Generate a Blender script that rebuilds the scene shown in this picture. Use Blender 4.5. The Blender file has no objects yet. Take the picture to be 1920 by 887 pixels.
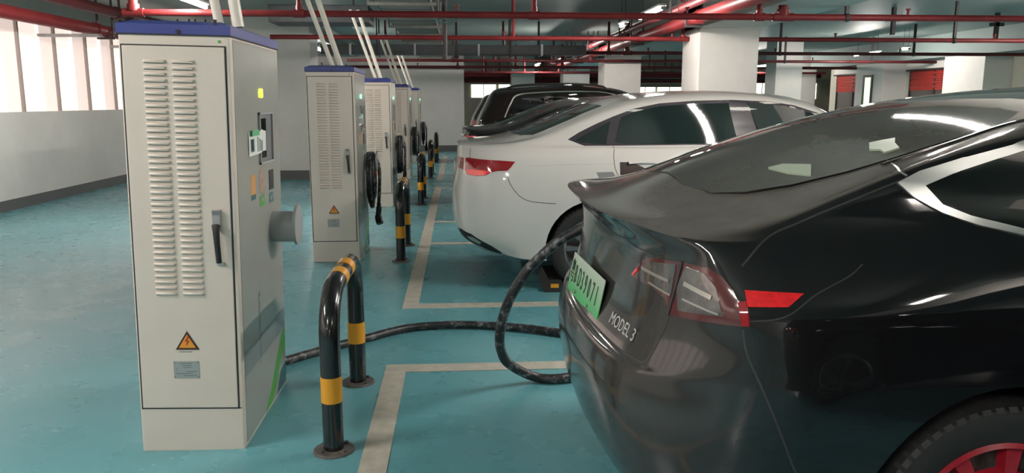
import bpy, bmesh, math, random
import numpy as np
from mathutils import Vector, Matrix
from mathutils.bvhtree import BVHTree
from mathutils.geometry import tessellate_polygon
random.seed(7)
S = bpy.context.scene
COL = S.collection
# ------------------------------------------------------------------ camera, world, exposure
cam = bpy.data.cameras.new('camera')
cam.sensor_width = 36.0
cam.lens = 1480.0 / 1920.0 * 36.0
cam.clip_end = 200
cam_ob = bpy.data.objects.new('camera', cam)
COL.objects.link(cam_ob)
cam_ob.location = (0, 0, 1.40)
cam_ob.rotation_euler = (math.radians(90 - 9.72), 0, math.radians(-3.848))
S.camera = cam_ob
w = bpy.data.worlds.new('world'); S.world = w; w.use_nodes = True
w.node_tree.nodes['Background'].inputs[0].default_value = (0.75, 0.8, 0.85, 1)
w.node_tree.nodes['Background'].inputs[1].default_value = 0.3
S.view_settings.view_transform = 'Standard'
S.view_settings.look = 'None'
S.view_settings.gamma = 1.0
S.view_settings.use_curve_mapping = False
S.view_settings.exposure = 0.95
S.cycles.use_denoising = True
S.cycles.max_bounces = 8
S.cycles.diffuse_bounces = 4
S.cycles.glossy_bounces = 4
S.cycles.transmission_bounces = 4
S.cycles.sample_clamp_indirect = 4.0
S.cycles.caustics_reflective = False
S.cycles.caustics_refractive = False
TUBE = 185.0       # strength of the ceiling tubes
PANE = 0.49       # strength of the frosted daylight panes
PI = math.pi
R = math.radians

# ------------------------------------------------------------------ materials
def mat(name, col, rough=0.5, metal=0.0, coat=0.0, noise=None, bump=None, emit=None, spec=0.5, nscale=8.0, trans=0.0):
    m = bpy.data.materials.new(name); m.use_nodes = True
    nt = m.node_tree; b = nt.nodes['Principled BSDF']
    b.inputs['Base Color'].default_value = (*col, 1)
    b.inputs['Roughness'].default_value = rough
    b.inputs['Metallic'].default_value = metal
    b.inputs['Coat Weight'].default_value = coat
    b.inputs['Coat Roughness'].default_value = 0.04
    b.inputs['Specular IOR Level'].default_value = spec
    if trans: b.inputs['Transmission Weight'].default_value = trans
    if emit:
        b.inputs['Emission Color'].default_value = (*emit[0], 1)
        b.inputs['Emission Strength'].default_value = emit[1]
    tc = nt.nodes.new('ShaderNodeTexCoord')
    if noise:
        n = nt.nodes.new('ShaderNodeTexNoise'); n.inputs['Scale'].default_value = nscale
        n.inputs['Detail'].default_value = 6; n.inputs['Roughness'].default_value = 0.65
        nt.links.new(tc.outputs['Object'], n.inputs['Vector'])
        r = nt.nodes.new('ShaderNodeValToRGB')
        r.color_ramp.elements[0].position = 0.35; r.color_ramp.elements[1].position = 0.7
        r.color_ramp.elements[0].color = (*[c * (1 - noise) for c in col], 1)
        r.color_ramp.elements[1].color = (*[min(1, c * (1 + noise * 0.6)) for c in col], 1)
        nt.links.new(n.outputs[0], r.inputs[0]); nt.links.new(r.outputs[0], b.inputs['Base Color'])
    if bump:
        n2 = nt.nodes.new('ShaderNodeTexNoise'); n2.inputs['Scale'].default_value = bump[0]; n2.inputs['Detail'].default_value = 4
        nt.links.new(tc.outputs['Object'], n2.inputs['Vector'])
        bp = nt.nodes.new('ShaderNodeBump'); bp.inputs['Strength'].default_value = bump[1]; bp.inputs['Distance'].default_value = 0.002
        nt.links.new(n2.outputs[0], bp.inputs['Height']); nt.links.new(bp.outputs[0], b.inputs['Normal'])
    return m

def mathn(nt, op, a, b=None, c=None):
    n = nt.nodes.new('ShaderNodeMath'); n.operation = op
    for i, v in enumerate((a, b, c)):
        if v is None: continue
        if isinstance(v, (int, float)): n.inputs[i].default_value = v
        else: nt.links.new(v, n.inputs[i])
    return n.outputs[0]

def dusty(name, paint, dust=(0.17, 0.155, 0.14), up=0.6, side=0.08, rough=0.07, tail=0.0):
    """car paint or glass with a film of garage dust, thicker where the panel faces up"""
    m = mat(name, paint, rough, coat=0.6)
    nt = m.node_tree; b = nt.nodes['Principled BSDF']
    g = nt.nodes.new('ShaderNodeNewGeometry'); sp = nt.nodes.new('ShaderNodeSeparateXYZ')
    nt.links.new(g.outputs['Normal'], sp.inputs[0])
    mr = nt.nodes.new('ShaderNodeMapRange'); mr.interpolation_type = 'SMOOTHSTEP'
    mr.inputs[1].default_value = 0.70; mr.inputs[2].default_value = 0.99
    mr.inputs[3].default_value = side; mr.inputs[4].default_value = up
    nt.links.new(sp.outputs[2], mr.inputs[0])
    tc = nt.nodes.new('ShaderNodeTexCoord'); n = nt.nodes.new('ShaderNodeTexNoise')
    n.inputs['Scale'].default_value = 5; n.inputs['Detail'].default_value = 8; n.inputs['Roughness'].default_value = 0.7
    nt.links.new(tc.outputs['Object'], n.inputs['Vector'])
    nn = mathn(nt, 'MULTIPLY_ADD', n.outputs[0], 0.8, 0.6)
    f = mathn(nt, 'MULTIPLY', mr.outputs[0], nn)
    mx = nt.nodes.new('ShaderNodeMix'); mx.data_type = 'RGBA'
    nt.links.new(f, mx.inputs['Factor'])
    mx.inputs[6].default_value = (*paint, 1); mx.inputs[7].default_value = (*dust, 1)
    nt.links.new(mx.outputs[2], b.inputs['Base Color'])
    # road dirt that collects on the tail
    rx = mathn(nt, 'MULTIPLY', sp.outputs[0], -tail)
    rx = mathn(nt, 'MAXIMUM', rx, 0.0)
    tl = mathn(nt, 'MULTIPLY', rx, nn); f = mathn(nt, 'ADD', f, tl); nt.links.new(f, mx.inputs['Factor'])
    r = mathn(nt, 'MULTIPLY_ADD', f, 0.03, rough); r = mathn(nt, 'MULTIPLY_ADD', tl, 0.45, r)
    sl = mathn(nt, 'MULTIPLY_ADD', f, -0.35, 0.5); sl = mathn(nt, 'MAXIMUM', sl, 0.03)
    nt.links.new(sl, b.inputs['Specular IOR Level'])
    nt.links.new(r, b.inputs['Roughness'])
    cw = mathn(nt, 'MULTIPLY_ADD', f, -0.5, 0.35)
    nt.links.new(cw, b.inputs['Coat Weight'])
    return m

M = {}
M['wall'] = mat('painted_wall', (0.72, 0.69, 0.65), 0.6, noise=0.07, nscale=1.5)
M['ceiling'] = mat('painted_ceiling', (0.23, 0.285, 0.27), 0.55, noise=0.06, nscale=1.2)
M['base'] = mat('dark_skirting', (0.12, 0.12, 0.12), 0.5)
M['line'] = mat('worn_line_paint', (0.56, 0.53, 0.45), 0.4, noise=0.22, nscale=14)
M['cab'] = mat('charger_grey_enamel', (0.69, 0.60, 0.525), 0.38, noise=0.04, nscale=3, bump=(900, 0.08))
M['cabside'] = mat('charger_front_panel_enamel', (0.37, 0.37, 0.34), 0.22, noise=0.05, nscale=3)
M['blue'] = mat('blue_enamel', (0.035, 0.05, 0.24), 0.35)
M['groove'] = mat('dark_joint', (0.03, 0.03, 0.03), 0.7)
M['black'] = mat('black_plastic', (0.012, 0.012, 0.014), 0.4)
M['blackgloss'] = mat('black_gloss_enamel', (0.008, 0.008, 0.009), 0.18, coat=0.5)
M['yellow'] = mat('yellow_reflective_band', (0.75, 0.33, 0.02), 0.4)
M['steel'] = mat('galvanised_steel', (0.42, 0.42, 0.43), 0.4, metal=0.7, noise=0.15)
M['rust'] = mat('dirty_flange_steel', (0.12, 0.105, 0.095), 0.6, noise=0.5, nscale=30)
M['lightgrey'] = mat('light_grey_plastic', (0.35, 0.36, 0.36), 0.4)
M['midgrey'] = mat('mid_grey_plastic', (0.17, 0.18, 0.18), 0.4)
M['red'] = mat('red_pipe_paint', (0.21, 0.022, 0.024), 0.45, noise=0.25, nscale=3, spec=0.3)
M['darkred'] = mat('dark_red_pipe_paint', (0.10, 0.016, 0.018), 0.45, noise=0.3, nscale=3, spec=0.3)
M['darkpipe'] = mat('dark_pipe', (0.035, 0.03, 0.032), 0.5)
M['white_pipe'] = mat('white_conduit', (0.82, 0.78, 0.68), 0.35)
M['duct'] = mat('dark_duct_steel', (0.09, 0.095, 0.10), 0.5, metal=0.3, noise=0.2)
M['tray'] = mat('cable_tray_steel', (0.30, 0.29, 0.26), 0.45, metal=0.4, noise=0.15)
M['tube'] = mat('lit_tube', (1, 1, 1), 0.5, emit=((1.0, 0.925, 0.865), TUBE))
M['pane'] = mat('frosted_daylight_pane', (0.9, 0.85, 0.8), 0.5, emit=((1.0, 0.79, 0.71), PANE))
M['farpane'] = mat('far_daylight_pane', (0.9, 0.9, 0.85), 0.5, emit=((1.0, 0.95, 0.80), 1.0))
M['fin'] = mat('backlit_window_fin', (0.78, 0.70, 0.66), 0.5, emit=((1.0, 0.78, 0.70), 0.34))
M['rubber'] = mat('tyre_rubber', (0.018, 0.018, 0.018), 0.6, bump=(120, 0.2))
M['rim'] = mat('alloy_rim', (0.35, 0.35, 0.36), 0.3, metal=0.9)
M['redrim'] = mat('red_wheel_cover', (0.42, 0.015, 0.03), 0.3, coat=0.4, noise=0.3, nscale=20)
M['chrome'] = mat('satin_chrome', (0.80, 0.80, 0.77), 0.38, metal=0.9)
M['tglass'] = mat('tinted_window_glass', (0.006, 0.008, 0.008), 0.03, coat=0.3)
M['wglass'] = mat('dark_green_window_glass', (0.012, 0.022, 0.021), 0.03, coat=0.5)
M['pillar'] = mat('dark_pillar_trim', (0.045, 0.038, 0.045), 0.3)
M['white_paint'] = dusty('white_car_paint', (0.70, 0.67, 0.635), (0.40, 0.38, 0.35), 0.12, 0.03, 0.10)
M['black_paint'] = dusty('dusty_black_car_paint', (0.006, 0.006, 0.007), (0.16, 0.145, 0.13), 0.75, 0.002, 0.04, tail=0.20)
M['frame'] = mat('window_frame_paint', (0.42, 0.36, 0.33), 0.5)
M['black_rear_paint'] = M['black_paint']
M['roofglass'] = dusty('dusty_black_roof_glass', (0.006, 0.007, 0.007), (0.17, 0.16, 0.145), 0.55, 0.01, 0.025)
M['dark_paint'] = dusty('near_black_car_paint', (0.007, 0.007, 0.008), (0.16, 0.15, 0.14), 0.22, 0.01)
M['brown_paint'] = dusty('dark_brown_car_paint', (0.014, 0.010, 0.009), (0.16, 0.15, 0.14), 0.15, 0.01)
M['lampred'] = mat('red_lamp_lens', (0.33, 0.006, 0.012), 0.08, coat=1.0)
M['lampbright'] = mat('bright_red_lamp_lens', (0.75, 0.03, 0.03), 0.1, coat=1.0, emit=((1, 0.05, 0.04), 0.12))
M['reflector'] = mat('red_reflector', (0.62, 0.006, 0.012), 0.18, coat=1.0, noise=0.35, nscale=60, emit=((1, 0.02, 0.02), 0.10))
M['lampgrey'] = mat('smoked_lamp_lens', (0.17, 0.15, 0.145), 0.12, metal=0.5, coat=1.0, noise=0.3, nscale=25)
M['lamppink'] = mat('dark_red_lamp_lens', (0.10, 0.022, 0.022), 0.12, coat=1.0)
M['lampsilver'] = mat('silver_lamp_bar', (0.45, 0.42, 0.38), 0.25, metal=0.6)
M['plate_ink'] = mat('plate_ink', (0.01, 0.03, 0.012), 0.5)
M['paper'] = mat('white_paper', (0.72, 0.74, 0.70), 0.6)
M['papergreen'] = mat('green_print', (0.12, 0.42, 0.2), 0.6)
M['pale_patch'] = mat('pale_green_patch', (0.42, 0.50, 0.38), 0.5)
M['orange'] = mat('orange_sticker', (0.62, 0.30, 0.10), 0.5)
M['warn'] = mat('warning_orange', (0.80, 0.30, 0.03), 0.5)
M['warnink'] = mat('warning_ink', (0.05, 0.02, 0.01), 0.5)
M['pinkst'] = mat('faded_pink_sticker', (0.45, 0.30, 0.22), 0.5, noise=0.3, nscale=60)
M['green'] = mat('leaf_green_print', (0.10, 0.38, 0.05), 0.35)
M['greyband'] = mat('grey_print', (0.21, 0.24, 0.235), 0.3)
M['tealprint'] = mat('dark_teal_print', (0.06, 0.15, 0.16), 0.35)
M['label'] = mat('aluminium_label', (0.40, 0.40, 0.39), 0.35, metal=0.4)
M['greenled'] = mat('green_led', (0.1, 0.8, 0.4), 0.3, emit=((0.1, 1.0, 0.4), 4.0))
M['yellowled'] = mat('yellow_led', (0.9, 0.9, 0.1), 0.3, emit=((0.8, 0.85, 0.03), 1.6))
M['redroll'] = mat('red_roller_shutter', (0.42, 0.035, 0.025), 0.5, noise=0.2)
M['doorglass'] = mat('shop_door_glass', (0.10, 0.09, 0.08), 0.1)
M['beige'] = mat('beige_wall_paint', (0.55, 0.52, 0.43), 0.6, noise=0.05)
M['screen'] = mat('dark_screen', (0.01, 0.014, 0.012), 0.08)

def floor_mat():
    m = bpy.data.materials.new('blue_epoxy_floor'); m.use_nodes = True
    nt = m.node_tree; b = nt.nodes['Principled BSDF']; L = nt.links.new
    tc = nt.nodes.new('ShaderNodeTexCoord')
    n1 = nt.nodes.new('ShaderNodeTexNoise'); n1.inputs['Scale'].default_value = 0.9; n1.inputs['Detail'].default_value = 7; n1.inputs['Roughness'].default_value = 0.6
    L(tc.outputs['Object'], n1.inputs[0])
    r1 = nt.nodes.new('ShaderNodeValToRGB')
    e = r1.color_ramp.elements
    e[0].position = 0.3; e[0].color = (0.108, 0.33, 0.375, 1)
    e[1].position = 0.72; e[1].color = (0.15, 0.405, 0.455, 1)
    L(n1.outputs[0], r1.inputs[0])
    # scuffed, greyer wheel tracks and dirt
    mp = nt.nodes.new('ShaderNodeMapping'); mp.inputs['Scale'].default_value = (1.2, 0.5, 1)
    L(tc.outputs['Object'], mp.inputs[0])
    n2 = nt.nodes.new('ShaderNodeTexNoise'); n2.inputs['Scale'].default_value = 2.6; n2.inputs['Detail'].default_value = 10; n2.inputs['Roughness'].default_value = 0.75
    L(mp.outputs[0], n2.inputs[0])
    r2 = nt.nodes.new('ShaderNodeValToRGB'); r2.color_ramp.elements[0].position = 0.52; r2.color_ramp.elements[1].position = 0.78
    r2.color_ramp.elements[0].color = (0, 0, 0, 1); r2.color_ramp.elements[1].color = (0.25, 0.25, 0.25, 1)
    L(n2.outputs[0], r2.inputs[0])
    mx = nt.nodes.new('ShaderNodeMix'); mx.data_type = 'RGBA'
    L(r2.outputs[0], mx.inputs['Factor']); L(r1.outputs[0], mx.inputs[6]); mx.inputs[7].default_value = (0.26, 0.42, 0.44, 1)
    L(mx.outputs[2], b.inputs['Base Color'])
    n3 = nt.nodes.new('ShaderNodeTexNoise'); n3.inputs['Scale'].default_value = 3.5; n3.inputs['Detail'].default_value = 6
    L(tc.outputs['Object'], n3.inputs[0])
    ro = mathn(nt, 'MULTIPLY_ADD', n3.outputs[0], 0.16, 0.20)
    L(ro, b.inputs['Roughness'])
    n4 = nt.nodes.new('ShaderNodeTexNoise'); n4.inputs['Scale'].default_value = 6; n4.inputs['Detail'].default_value = 3
    L(tc.outputs['Object'], n4.inputs[0])
    bp = nt.nodes.new('ShaderNodeBump'); bp.inputs['Strength'].default_value = 0.10; bp.inputs['Distance'].default_value = 0.01
    L(n4.outputs[0], bp.inputs['Height']); L(bp.outputs[0], b.inputs['Normal'])
    return m
M['floor'] = floor_mat()

def plate_mat():
    m = mat('green_plate', (0.1, 0.5, 0.2), 0.35)
    nt = m.node_tree; b = nt.nodes['Principled BSDF']; tc = nt.nodes.new('ShaderNodeTexCoord')
    sp = nt.nodes.new('ShaderNodeSeparateXYZ'); nt.links.new(tc.outputs['Object'], sp.inputs[0])
    mr = nt.nodes.new('ShaderNodeMapRange'); mr.inputs[1].default_value = -0.06; mr.inputs[2].default_value = 0.07
    nt.links.new(sp.outputs[2], mr.inputs[0])
    r = nt.nodes.new('ShaderNodeValToRGB'); r.color_ramp.elements[0].color = (0.06, 0.42, 0.12, 1); r.color_ramp.elements[1].color = (0.50, 0.56, 0.47, 1)
    nt.links.new(mr.outputs[0], r.inputs[0]); nt.links.new(r.outputs[0], b.inputs['Base Color'])
    return m
M['plate'] = plate_mat()

def cable_mat():
    m = mat('scuffed_black_cable', (0.02, 0.02, 0.02), 0.45)
    nt = m.node_tree; b = nt.nodes['Principled BSDF']; tc = nt.nodes.new('ShaderNodeTexCoord')
    n = nt.nodes.new('ShaderNodeTexNoise'); n.inputs['Scale'].default_value = 26; n.inputs['Detail'].default_value = 8; n.inputs['Roughness'].default_value = 0.7
    nt.links.new(tc.outputs['Object'], n.inputs[0])
    r = nt.nodes.new('ShaderNodeValToRGB'); r.color_ramp.elements[0].position = 0.52; r.color_ramp.elements[1].position = 0.68
    r.color_ramp.elements[0].color = (0.018, 0.018, 0.02, 1); r.color_ramp.elements[1].color = (0.30, 0.31, 0.31, 1)
    nt.links.new(n.outputs[0], r.inputs[0]); nt.links.new(r.outputs[0], b.inputs['Base Color'])
    return m
M['cable'] = cable_mat()

# ------------------------------------------------------------------ mesh helpers
class MB:
    """collects simple shapes into one mesh"""
    def __init__(s): s.v = []; s.f = []; s.m = []
    def add(s, vs, fs, mi=0):
        o = len(s.v); s.v += [tuple(x) for x in vs]; s.f += [tuple(i + o for i in f) for f in fs]; s.m += [mi] * len(fs); return s
    def box(s, x0, y0, z0, x1, y1, z1, mi=0, bev=0.0):
        if bev <= 0:
            vs = [(x0,y0,z0),(x1,y0,z0),(x1,y1,z0),(x0,y1,z0),(x0,y0,z1),(x1,y0,z1),(x1,y1,z1),(x0,y1,z1)]
            return s.add(vs, [(3,2,1,0),(4,5,6,7),(0,1,5,4),(1,2,6,5),(2,3,7,6),(3,0,4,7)], mi)
        bm = bmesh.new(); bmesh.ops.create_cube(bm, size=1)
        for v in bm.verts: v.co = Vector(((x0+x1)/2 + v.co.x*(x1-x0), (y0+y1)/2 + v.co.y*(y1-y0), (z0+z1)/2 + v.co.z*(z1-z0)))
        bmesh.ops.bevel(bm, geom=bm.edges[:], offset=bev, segments=2, affect='EDGES', profile=0.6)
        return s.frombm(bm, mi)
    def frombm(s, bm, mi=0):
        bm.verts.index_update()
        s.add([v.co[:] for v in bm.verts], [[v.index for v in f.verts] for f in bm.faces], mi); bm.free(); return s
    def tube(s, pts, r, n=10, mi=0, caps=True):
        pts = [Vector(p) for p in pts]; N = len(pts)
        rs = r if isinstance(r, (list, tuple)) else [r] * N
        T = []
        for i in range(N):
            a = pts[max(0, i-1)]; b = pts[min(N-1, i+1)]; T.append((b - a).normalized())
        up = Vector((0,0,1)) if abs(T[0].z) < 0.9 else Vector((1,0,0))
        nrm = (up - T[0]*up.dot(T[0])).normalized(); vs = []
        for i in range(N):
            nrm = (nrm - T[i]*nrm.dot(T[i])).normalized(); bn = T[i].cross(nrm)
            for k in range(n):
                a = 2*PI*k/n; vs.append(pts[i] + (nrm*math.cos(a) + bn*math.sin(a))*rs[i])
        fs = []
        for i in range(N-1):
            for k in range(n):
                k2 = (k+1) % n; fs.append((i*n+k, i*n+k2, (i+1)*n+k2, (i+1)*n+k))
        if caps: fs.append(tuple(range(n))[::-1]); fs.append(tuple((N-1)*n+k for k in range(n)))
        return s.add(vs, fs, mi)
    def cyl(s, a, b, r, n=16, mi=0): return s.tube([a, b], r, n, mi)
    def lathe(s, prof, axis='z', at=(0,0,0), n=32, mi=0, closed=False):
        vs = []; fs = []; P = len(prof)
        for k in range(n):
            a = 2*PI*k/n; c, d = math.cos(a), math.sin(a)
            for r, h in prof:
                p = {'z': (r*c, r*d, h), 'y': (r*c, h, r*d), 'x': (h, r*c, r*d)}[axis]
                vs.append((p[0]+at[0], p[1]+at[1], p[2]+at[2]))
        for k in range(n):
            k2 = (k+1) % n
            for j in range(P if closed else P-1):
                j2 = (j+1) % P; fs.append((k*P+j, k2*P+j, k2*P+j2, k*P+j2))
        return s.add(vs, fs, mi)
    def prism(s, poly, d0, d1, axis='y', mi=0):
        """polygon given in the two other axes, extruded along axis"""
        def P(a, b, d): return {'y': (a, d, b), 'x': (d, a, b), 'z': (a, b, d)}[axis]
        n = len(poly); vs = [P(a, b, d0) for a, b in poly] + [P(a, b, d1) for a, b in poly]
        fs = [(i, (i+1) % n, (i+1) % n + n, i + n) for i in range(n)]
        for tri in tessellate_polygon([[Vector((a, b, 0)) for a, b in poly]]):
            fs.append(tuple(tri)); fs.append(tuple(i + n for i in reversed(tri)))
        return s.add(vs, fs, mi)
    def build(s, name, mats, parent=None, smooth=None, fixn=True):
        me = bpy.data.meshes.new(name); me.from_pydata(s.v, [], s.f)
        if not isinstance(mats, (list, tuple)): mats = [mats]
        for m in mats: me.materials.append(M[m] if isinstance(m, str) else m)
        if len(mats) > 1: me.polygons.foreach_set('material_index', s.m)
        if fixn:
            bm = bmesh.new(); bm.from_mesh(me); bmesh.ops.recalc_face_normals(bm, faces=bm.faces); bm.to_mesh(me); bm.free()
        if smooth is not None:
            me.polygons.foreach_set('use_smooth', [True]*len(me.polygons)); me.set_sharp_from_angle(angle=R(smooth))
        me.update()
        o = bpy.data.objects.new(name, me); COL.objects.link(o)
        if parent: o.parent = parent
        return o

def tag(o, label=None, cat=None, group=None, kind=None):
    if label: o['label'] = label
    if cat: o['category'] = cat
    if group: o['group'] = group
    if kind: o['kind'] = kind
    return o
def struct(o): o['kind'] = 'structure'; return o
def empty(name, loc=(0,0,0), label=None, cat=None, group=None, rz=0):
    o = bpy.data.objects.new(name, None); o.empty_display_size = 0.1; COL.objects.link(o)
    o.location = loc; o.rotation_euler.z = rz
    return tag(o, label, cat, group)
def kids(o): return [c for c in COL.objects if c.parent == o]
def copy_tree(o, parent=None, loc=None, label=None):
    c = o.copy(); COL.objects.link(c)
    if parent: c.parent = parent
    if loc is not None: c.location = loc
    if label: c['label'] = label
    for ch in [x for x in list(COL.objects) if x.parent == o]: copy_tree(ch, c)
    return c
def text_mb(body, size, ext=0.0006, shear=0.0):
    cu = bpy.data.curves.new('t', 'FONT'); cu.body = body; cu.size = size; cu.extrude = ext; cu.align_x = 'CENTER'; cu.align_y = 'CENTER'; cu.shear = shear
    cu.resolution_u = 3
    o = bpy.data.objects.new('t', cu); COL.objects.link(o)
    dg = bpy.context.evaluated_depsgraph_get(); me = bpy.data.meshes.new_from_object(o.evaluated_get(dg))
    bpy.data.objects.remove(o); bpy.data.curves.remove(cu)
    vs = [v.co.copy() for v in me.vertices]; fs = [tuple(p.vertices) for p in me.polygons]
    bpy.data.meshes.remove(me); return vs, fs
def text_on(name, body, size, origin, ax, ay, m, parent=None, ext=0.0006):
    """lettering lying in the plane spanned by ax (writing direction) and ay (up)"""
    vs, fs = text_mb(body, size, ext)
    ax = Vector(ax).normalized(); ay = Vector(ay).normalized(); az = ax.cross(ay); o = Vector(origin)
    b = MB().add([o + ax*v.x + ay*v.y + az*v.z for v in vs], fs)
    return b.build(name, m, parent, fixn=False)
def spline(pts, n=8):
    pts = [Vector(p) for p in pts]; P = [2*pts[0]-pts[1]] + pts + [2*pts[-1]-pts[-2]]; out = []
    for i in range(1, len(P)-2):
        for k in range(n):
            t = k/n; a, b, c, d = P[i-1], P[i], P[i+1], P[i+2]
            out.append(0.5*((2*b) + (c-a)*t + (2*a-5*b+4*c-d)*t*t + (3*b-a-3*c+d)*t**3))
    out.append(P[-2]); return out
# ------------------------------------------------------------------ the setting
X0, X1, Y0, Y1, ZC = -5.82, 12.0, -12.0, 33.0, 2.95
XR = 16.0
struct(MB().box(X0-.3, Y0-.3, -.12, XR+.3, Y1+.3, 0).build('floor', 'floor'))
struct(MB().box(X0-.3, Y0-.3, ZC, XR+.3, Y1+.3, ZC+.2).build('ceiling', 'ceiling'))
struct(MB().box(X0-.2, Y0, 0, X0, Y1, 1.26).build('wall_left', 'wall'))
struct(MB().box(X0, Y0, 0, X0+.012, Y1, .14).build('baseboard_left', 'base'))
struct(MB().box(X0-.2, Y0, 2.62, X0, Y1, ZC).build('trim_1', 'wall'))
struct(MB().box(X0-.3, Y1, 0, XR+.3, Y1+.2, ZC).build('wall_back', 'beige'))
struct(MB().box(X0-.3, Y0-.2, 0, X1+.3, Y0, ZC).build('wall_front', 'wall'))
struct(MB().box(X1, Y0, 0, X1+.2, 25.2, ZC).build('wall_right', 'beige'))
struct(MB().box(XR, 25, 0, XR+.2, Y1, ZC).build('wall_far_right', 'beige'))
struct(MB().box(X1+.2, 25.0, 0, XR+.2, 25.2, ZC).build('wall_return', 'beige'))
# frosted daylight windows along the left wall: panes with slanting white fins between them
pitch = 0.977; n0 = int((-6 - 11.215)/pitch); i = 0
y = 11.215 + n0*pitch
struct(MB().box(X0-.2, Y0, 1.26, X0, 11.215+n0*.977, 2.62).build('wall_left_rear', 'wall'))
while y + pitch < Y1:
    if not (14.4 < y < 14.9):
        i += 1
        wv = empty('window_%d' % i, (X0, y, 1.26)); struct(wv)
        b = MB().box(-.15, .0, 0, -.13, pitch, 1.36); p_ = b.build('pane', 'pane', wv)
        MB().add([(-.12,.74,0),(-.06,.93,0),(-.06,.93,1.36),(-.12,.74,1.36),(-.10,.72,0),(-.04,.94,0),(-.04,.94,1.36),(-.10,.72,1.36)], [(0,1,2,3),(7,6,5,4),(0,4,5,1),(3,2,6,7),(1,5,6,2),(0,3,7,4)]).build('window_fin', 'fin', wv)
        MB().box(-.13, .945, 0, .0, .977, 1.36).build('window_frame', 'frame', wv)
    y += pitch
# pillars, with longitudinal beams over them
def pillar(n, x0, y0, x1, y1, base=True):
    struct(MB().box(x0, y0, 0, x1, y1, ZC, bev=.01).build('pillar_%d' % n, 'wall'))
    if base: struct(MB().box(x0-.008, y0-.008, 0, x1+.008, y1+.008, .17).build('baseboard_pillar_%d' % n, 'base'))
pillar(1, -3.95, 14.5, -2.60, 15.3)
pillar(2, 3.58, 11.8, 4.48, 12.7); pillar(3, 3.58, 19.5, 4.48, 20.4); pillar(4, 3.58, 27.2, 4.48, 28.1)
pillar(6, 1.9, 28.2, 2.7, 29.0)
struct(MB().box(3.58, Y0, 2.48, 4.48, Y1, ZC).build('trim_2', 'wall'))
struct(MB().box(11.3, Y0, 2.42, 12.0, 25.2, ZC).build('trim_4', 'ceiling'))
struct(MB().box(-4.0, 15.0, 2.62, -2.75, 22.6, ZC).build('trim_3', 'ceiling'))
struct(MB().box(X0, 22.6, 0, .17, 22.9, ZC).build('wall_middle', 'wall'))
struct(MB().box(X0, 22.59, 0, .178, 22.6, .17).build('baseboard_middle', 'base'))
pillar(7, 8.15, 20.2, 8.85, 20.9, False); pillar(8, 11.0, 25.6, 11.7, 26.3, False); pillar(9, 11.35, 16.7, 12.0, 18.15, False); pillar(10, 11.35, 20.8, 12.0, 22.3, False)
# far windows
for k, (x0, x1, z0, z1) in enumerate([(.55,1.55,1.55,2.08),(1.68,2.6,1.55,2.08),(7.35,8.2,1.5,1.98),(8.3,9.3,1.5,1.98),(12.4,13.1,1.5,2.15),(13.2,13.8,1.5,2.15),(14.5,15.1,1.5,2.15)]):
    wv = empty('window_%d' % (60+k), (x0, Y1, z0)); struct(wv)
    MB().box(0, -.03, 0, x1-x0, -.01, z1-z0).build('pane', 'farpane', wv)
    MB().box(-.04, -.05, -.05, x1-x0+.04, -.0, 0).box(-.04, -.05, z1-z0, x1-x0+.04, 0, z1-z0+.05).box((x1-x0)/2-.015, -.045, 0, (x1-x0)/2+.015, -.01, z1-z0).build('window_frame', 'wall', wv)
# painted bay lines
def line(x0, y0, x1, y1):
    return MB().box(x0, y0, 0, x1, y1, .003).build('floor_marking', 'line')
bl = empty('floor_markings', (0,0,0)); struct(bl)
for (a, b_, c, d) in [(-.40,-4.8,-.29,4.105),(-.29,3.985,4.9,4.105),(-.40,5.28,-.29,13.2),(-.29,5.28,4.9,5.40),(-.29,7.72,4.9,7.84),(-.29,9.16,4.9,9.28),(-.29,11.5,4.9,11.6),(-.29,12.9,4.9,13.0),(-.29,1.5,4.9,1.6),(-.40,14.2,-.29,20.5),(-.29,15.3,4.9,15.4),(-.29,16.75,4.9,16.85)]:
    o = line(a, b_, c, d); o.parent = bl; struct(o)

# shop fronts on the right wall: red roller shutters over dark glass doors
for k, (ya, yb) in enumerate(((18.25, 20.6), (22.45, 24.7))):
    e = empty('door_%d' % (k+1), (X1, ya, 0)); struct(e)
    n = 9
    for j in range(n): MB().box(-.05 - .012*(j % 2), .08, 1.68+j*.058, 0, yb-ya-.08, 1.68+(j+1)*.058-.006).build('shutter_slat', 'redroll', e)
    MB().box(-.14, 0, 2.22, 0, yb-ya, 2.42).build('shutter_box', 'wall', e)
    MB().box(-.16, 0, 2.18, 0, yb-ya, 2.22).build('shutter_rail', 'darkpipe', e)
    MB().box(-.03, .08, 0, -.01, yb-ya-.08, 1.68).build('door_glass', 'doorglass', e)
    for yy in (.04, (yb-ya)/2, yb-ya-.08): MB().box(-.06, yy, 0, 0, yy+.06, 2.2).build('door_post', 'darkpipe', e)
e = empty('window_80', (11.35, 21.3, 1.2)); struct(e)
MB().box(-.01, .1, 0, .0, .45, .85).build('pane', mat('pale_green_pane', (.5,.8,.5), .4, emit=((.6,.9,.5), .8)), e)
MB().box(-.03, .02, -.05, 0, .1, .92).box(-.03, .45, -.05, 0, .53, .92).box(-.03, .1, .85, 0, .45, .92).build('window_frame', 'darkpipe', e)
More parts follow.
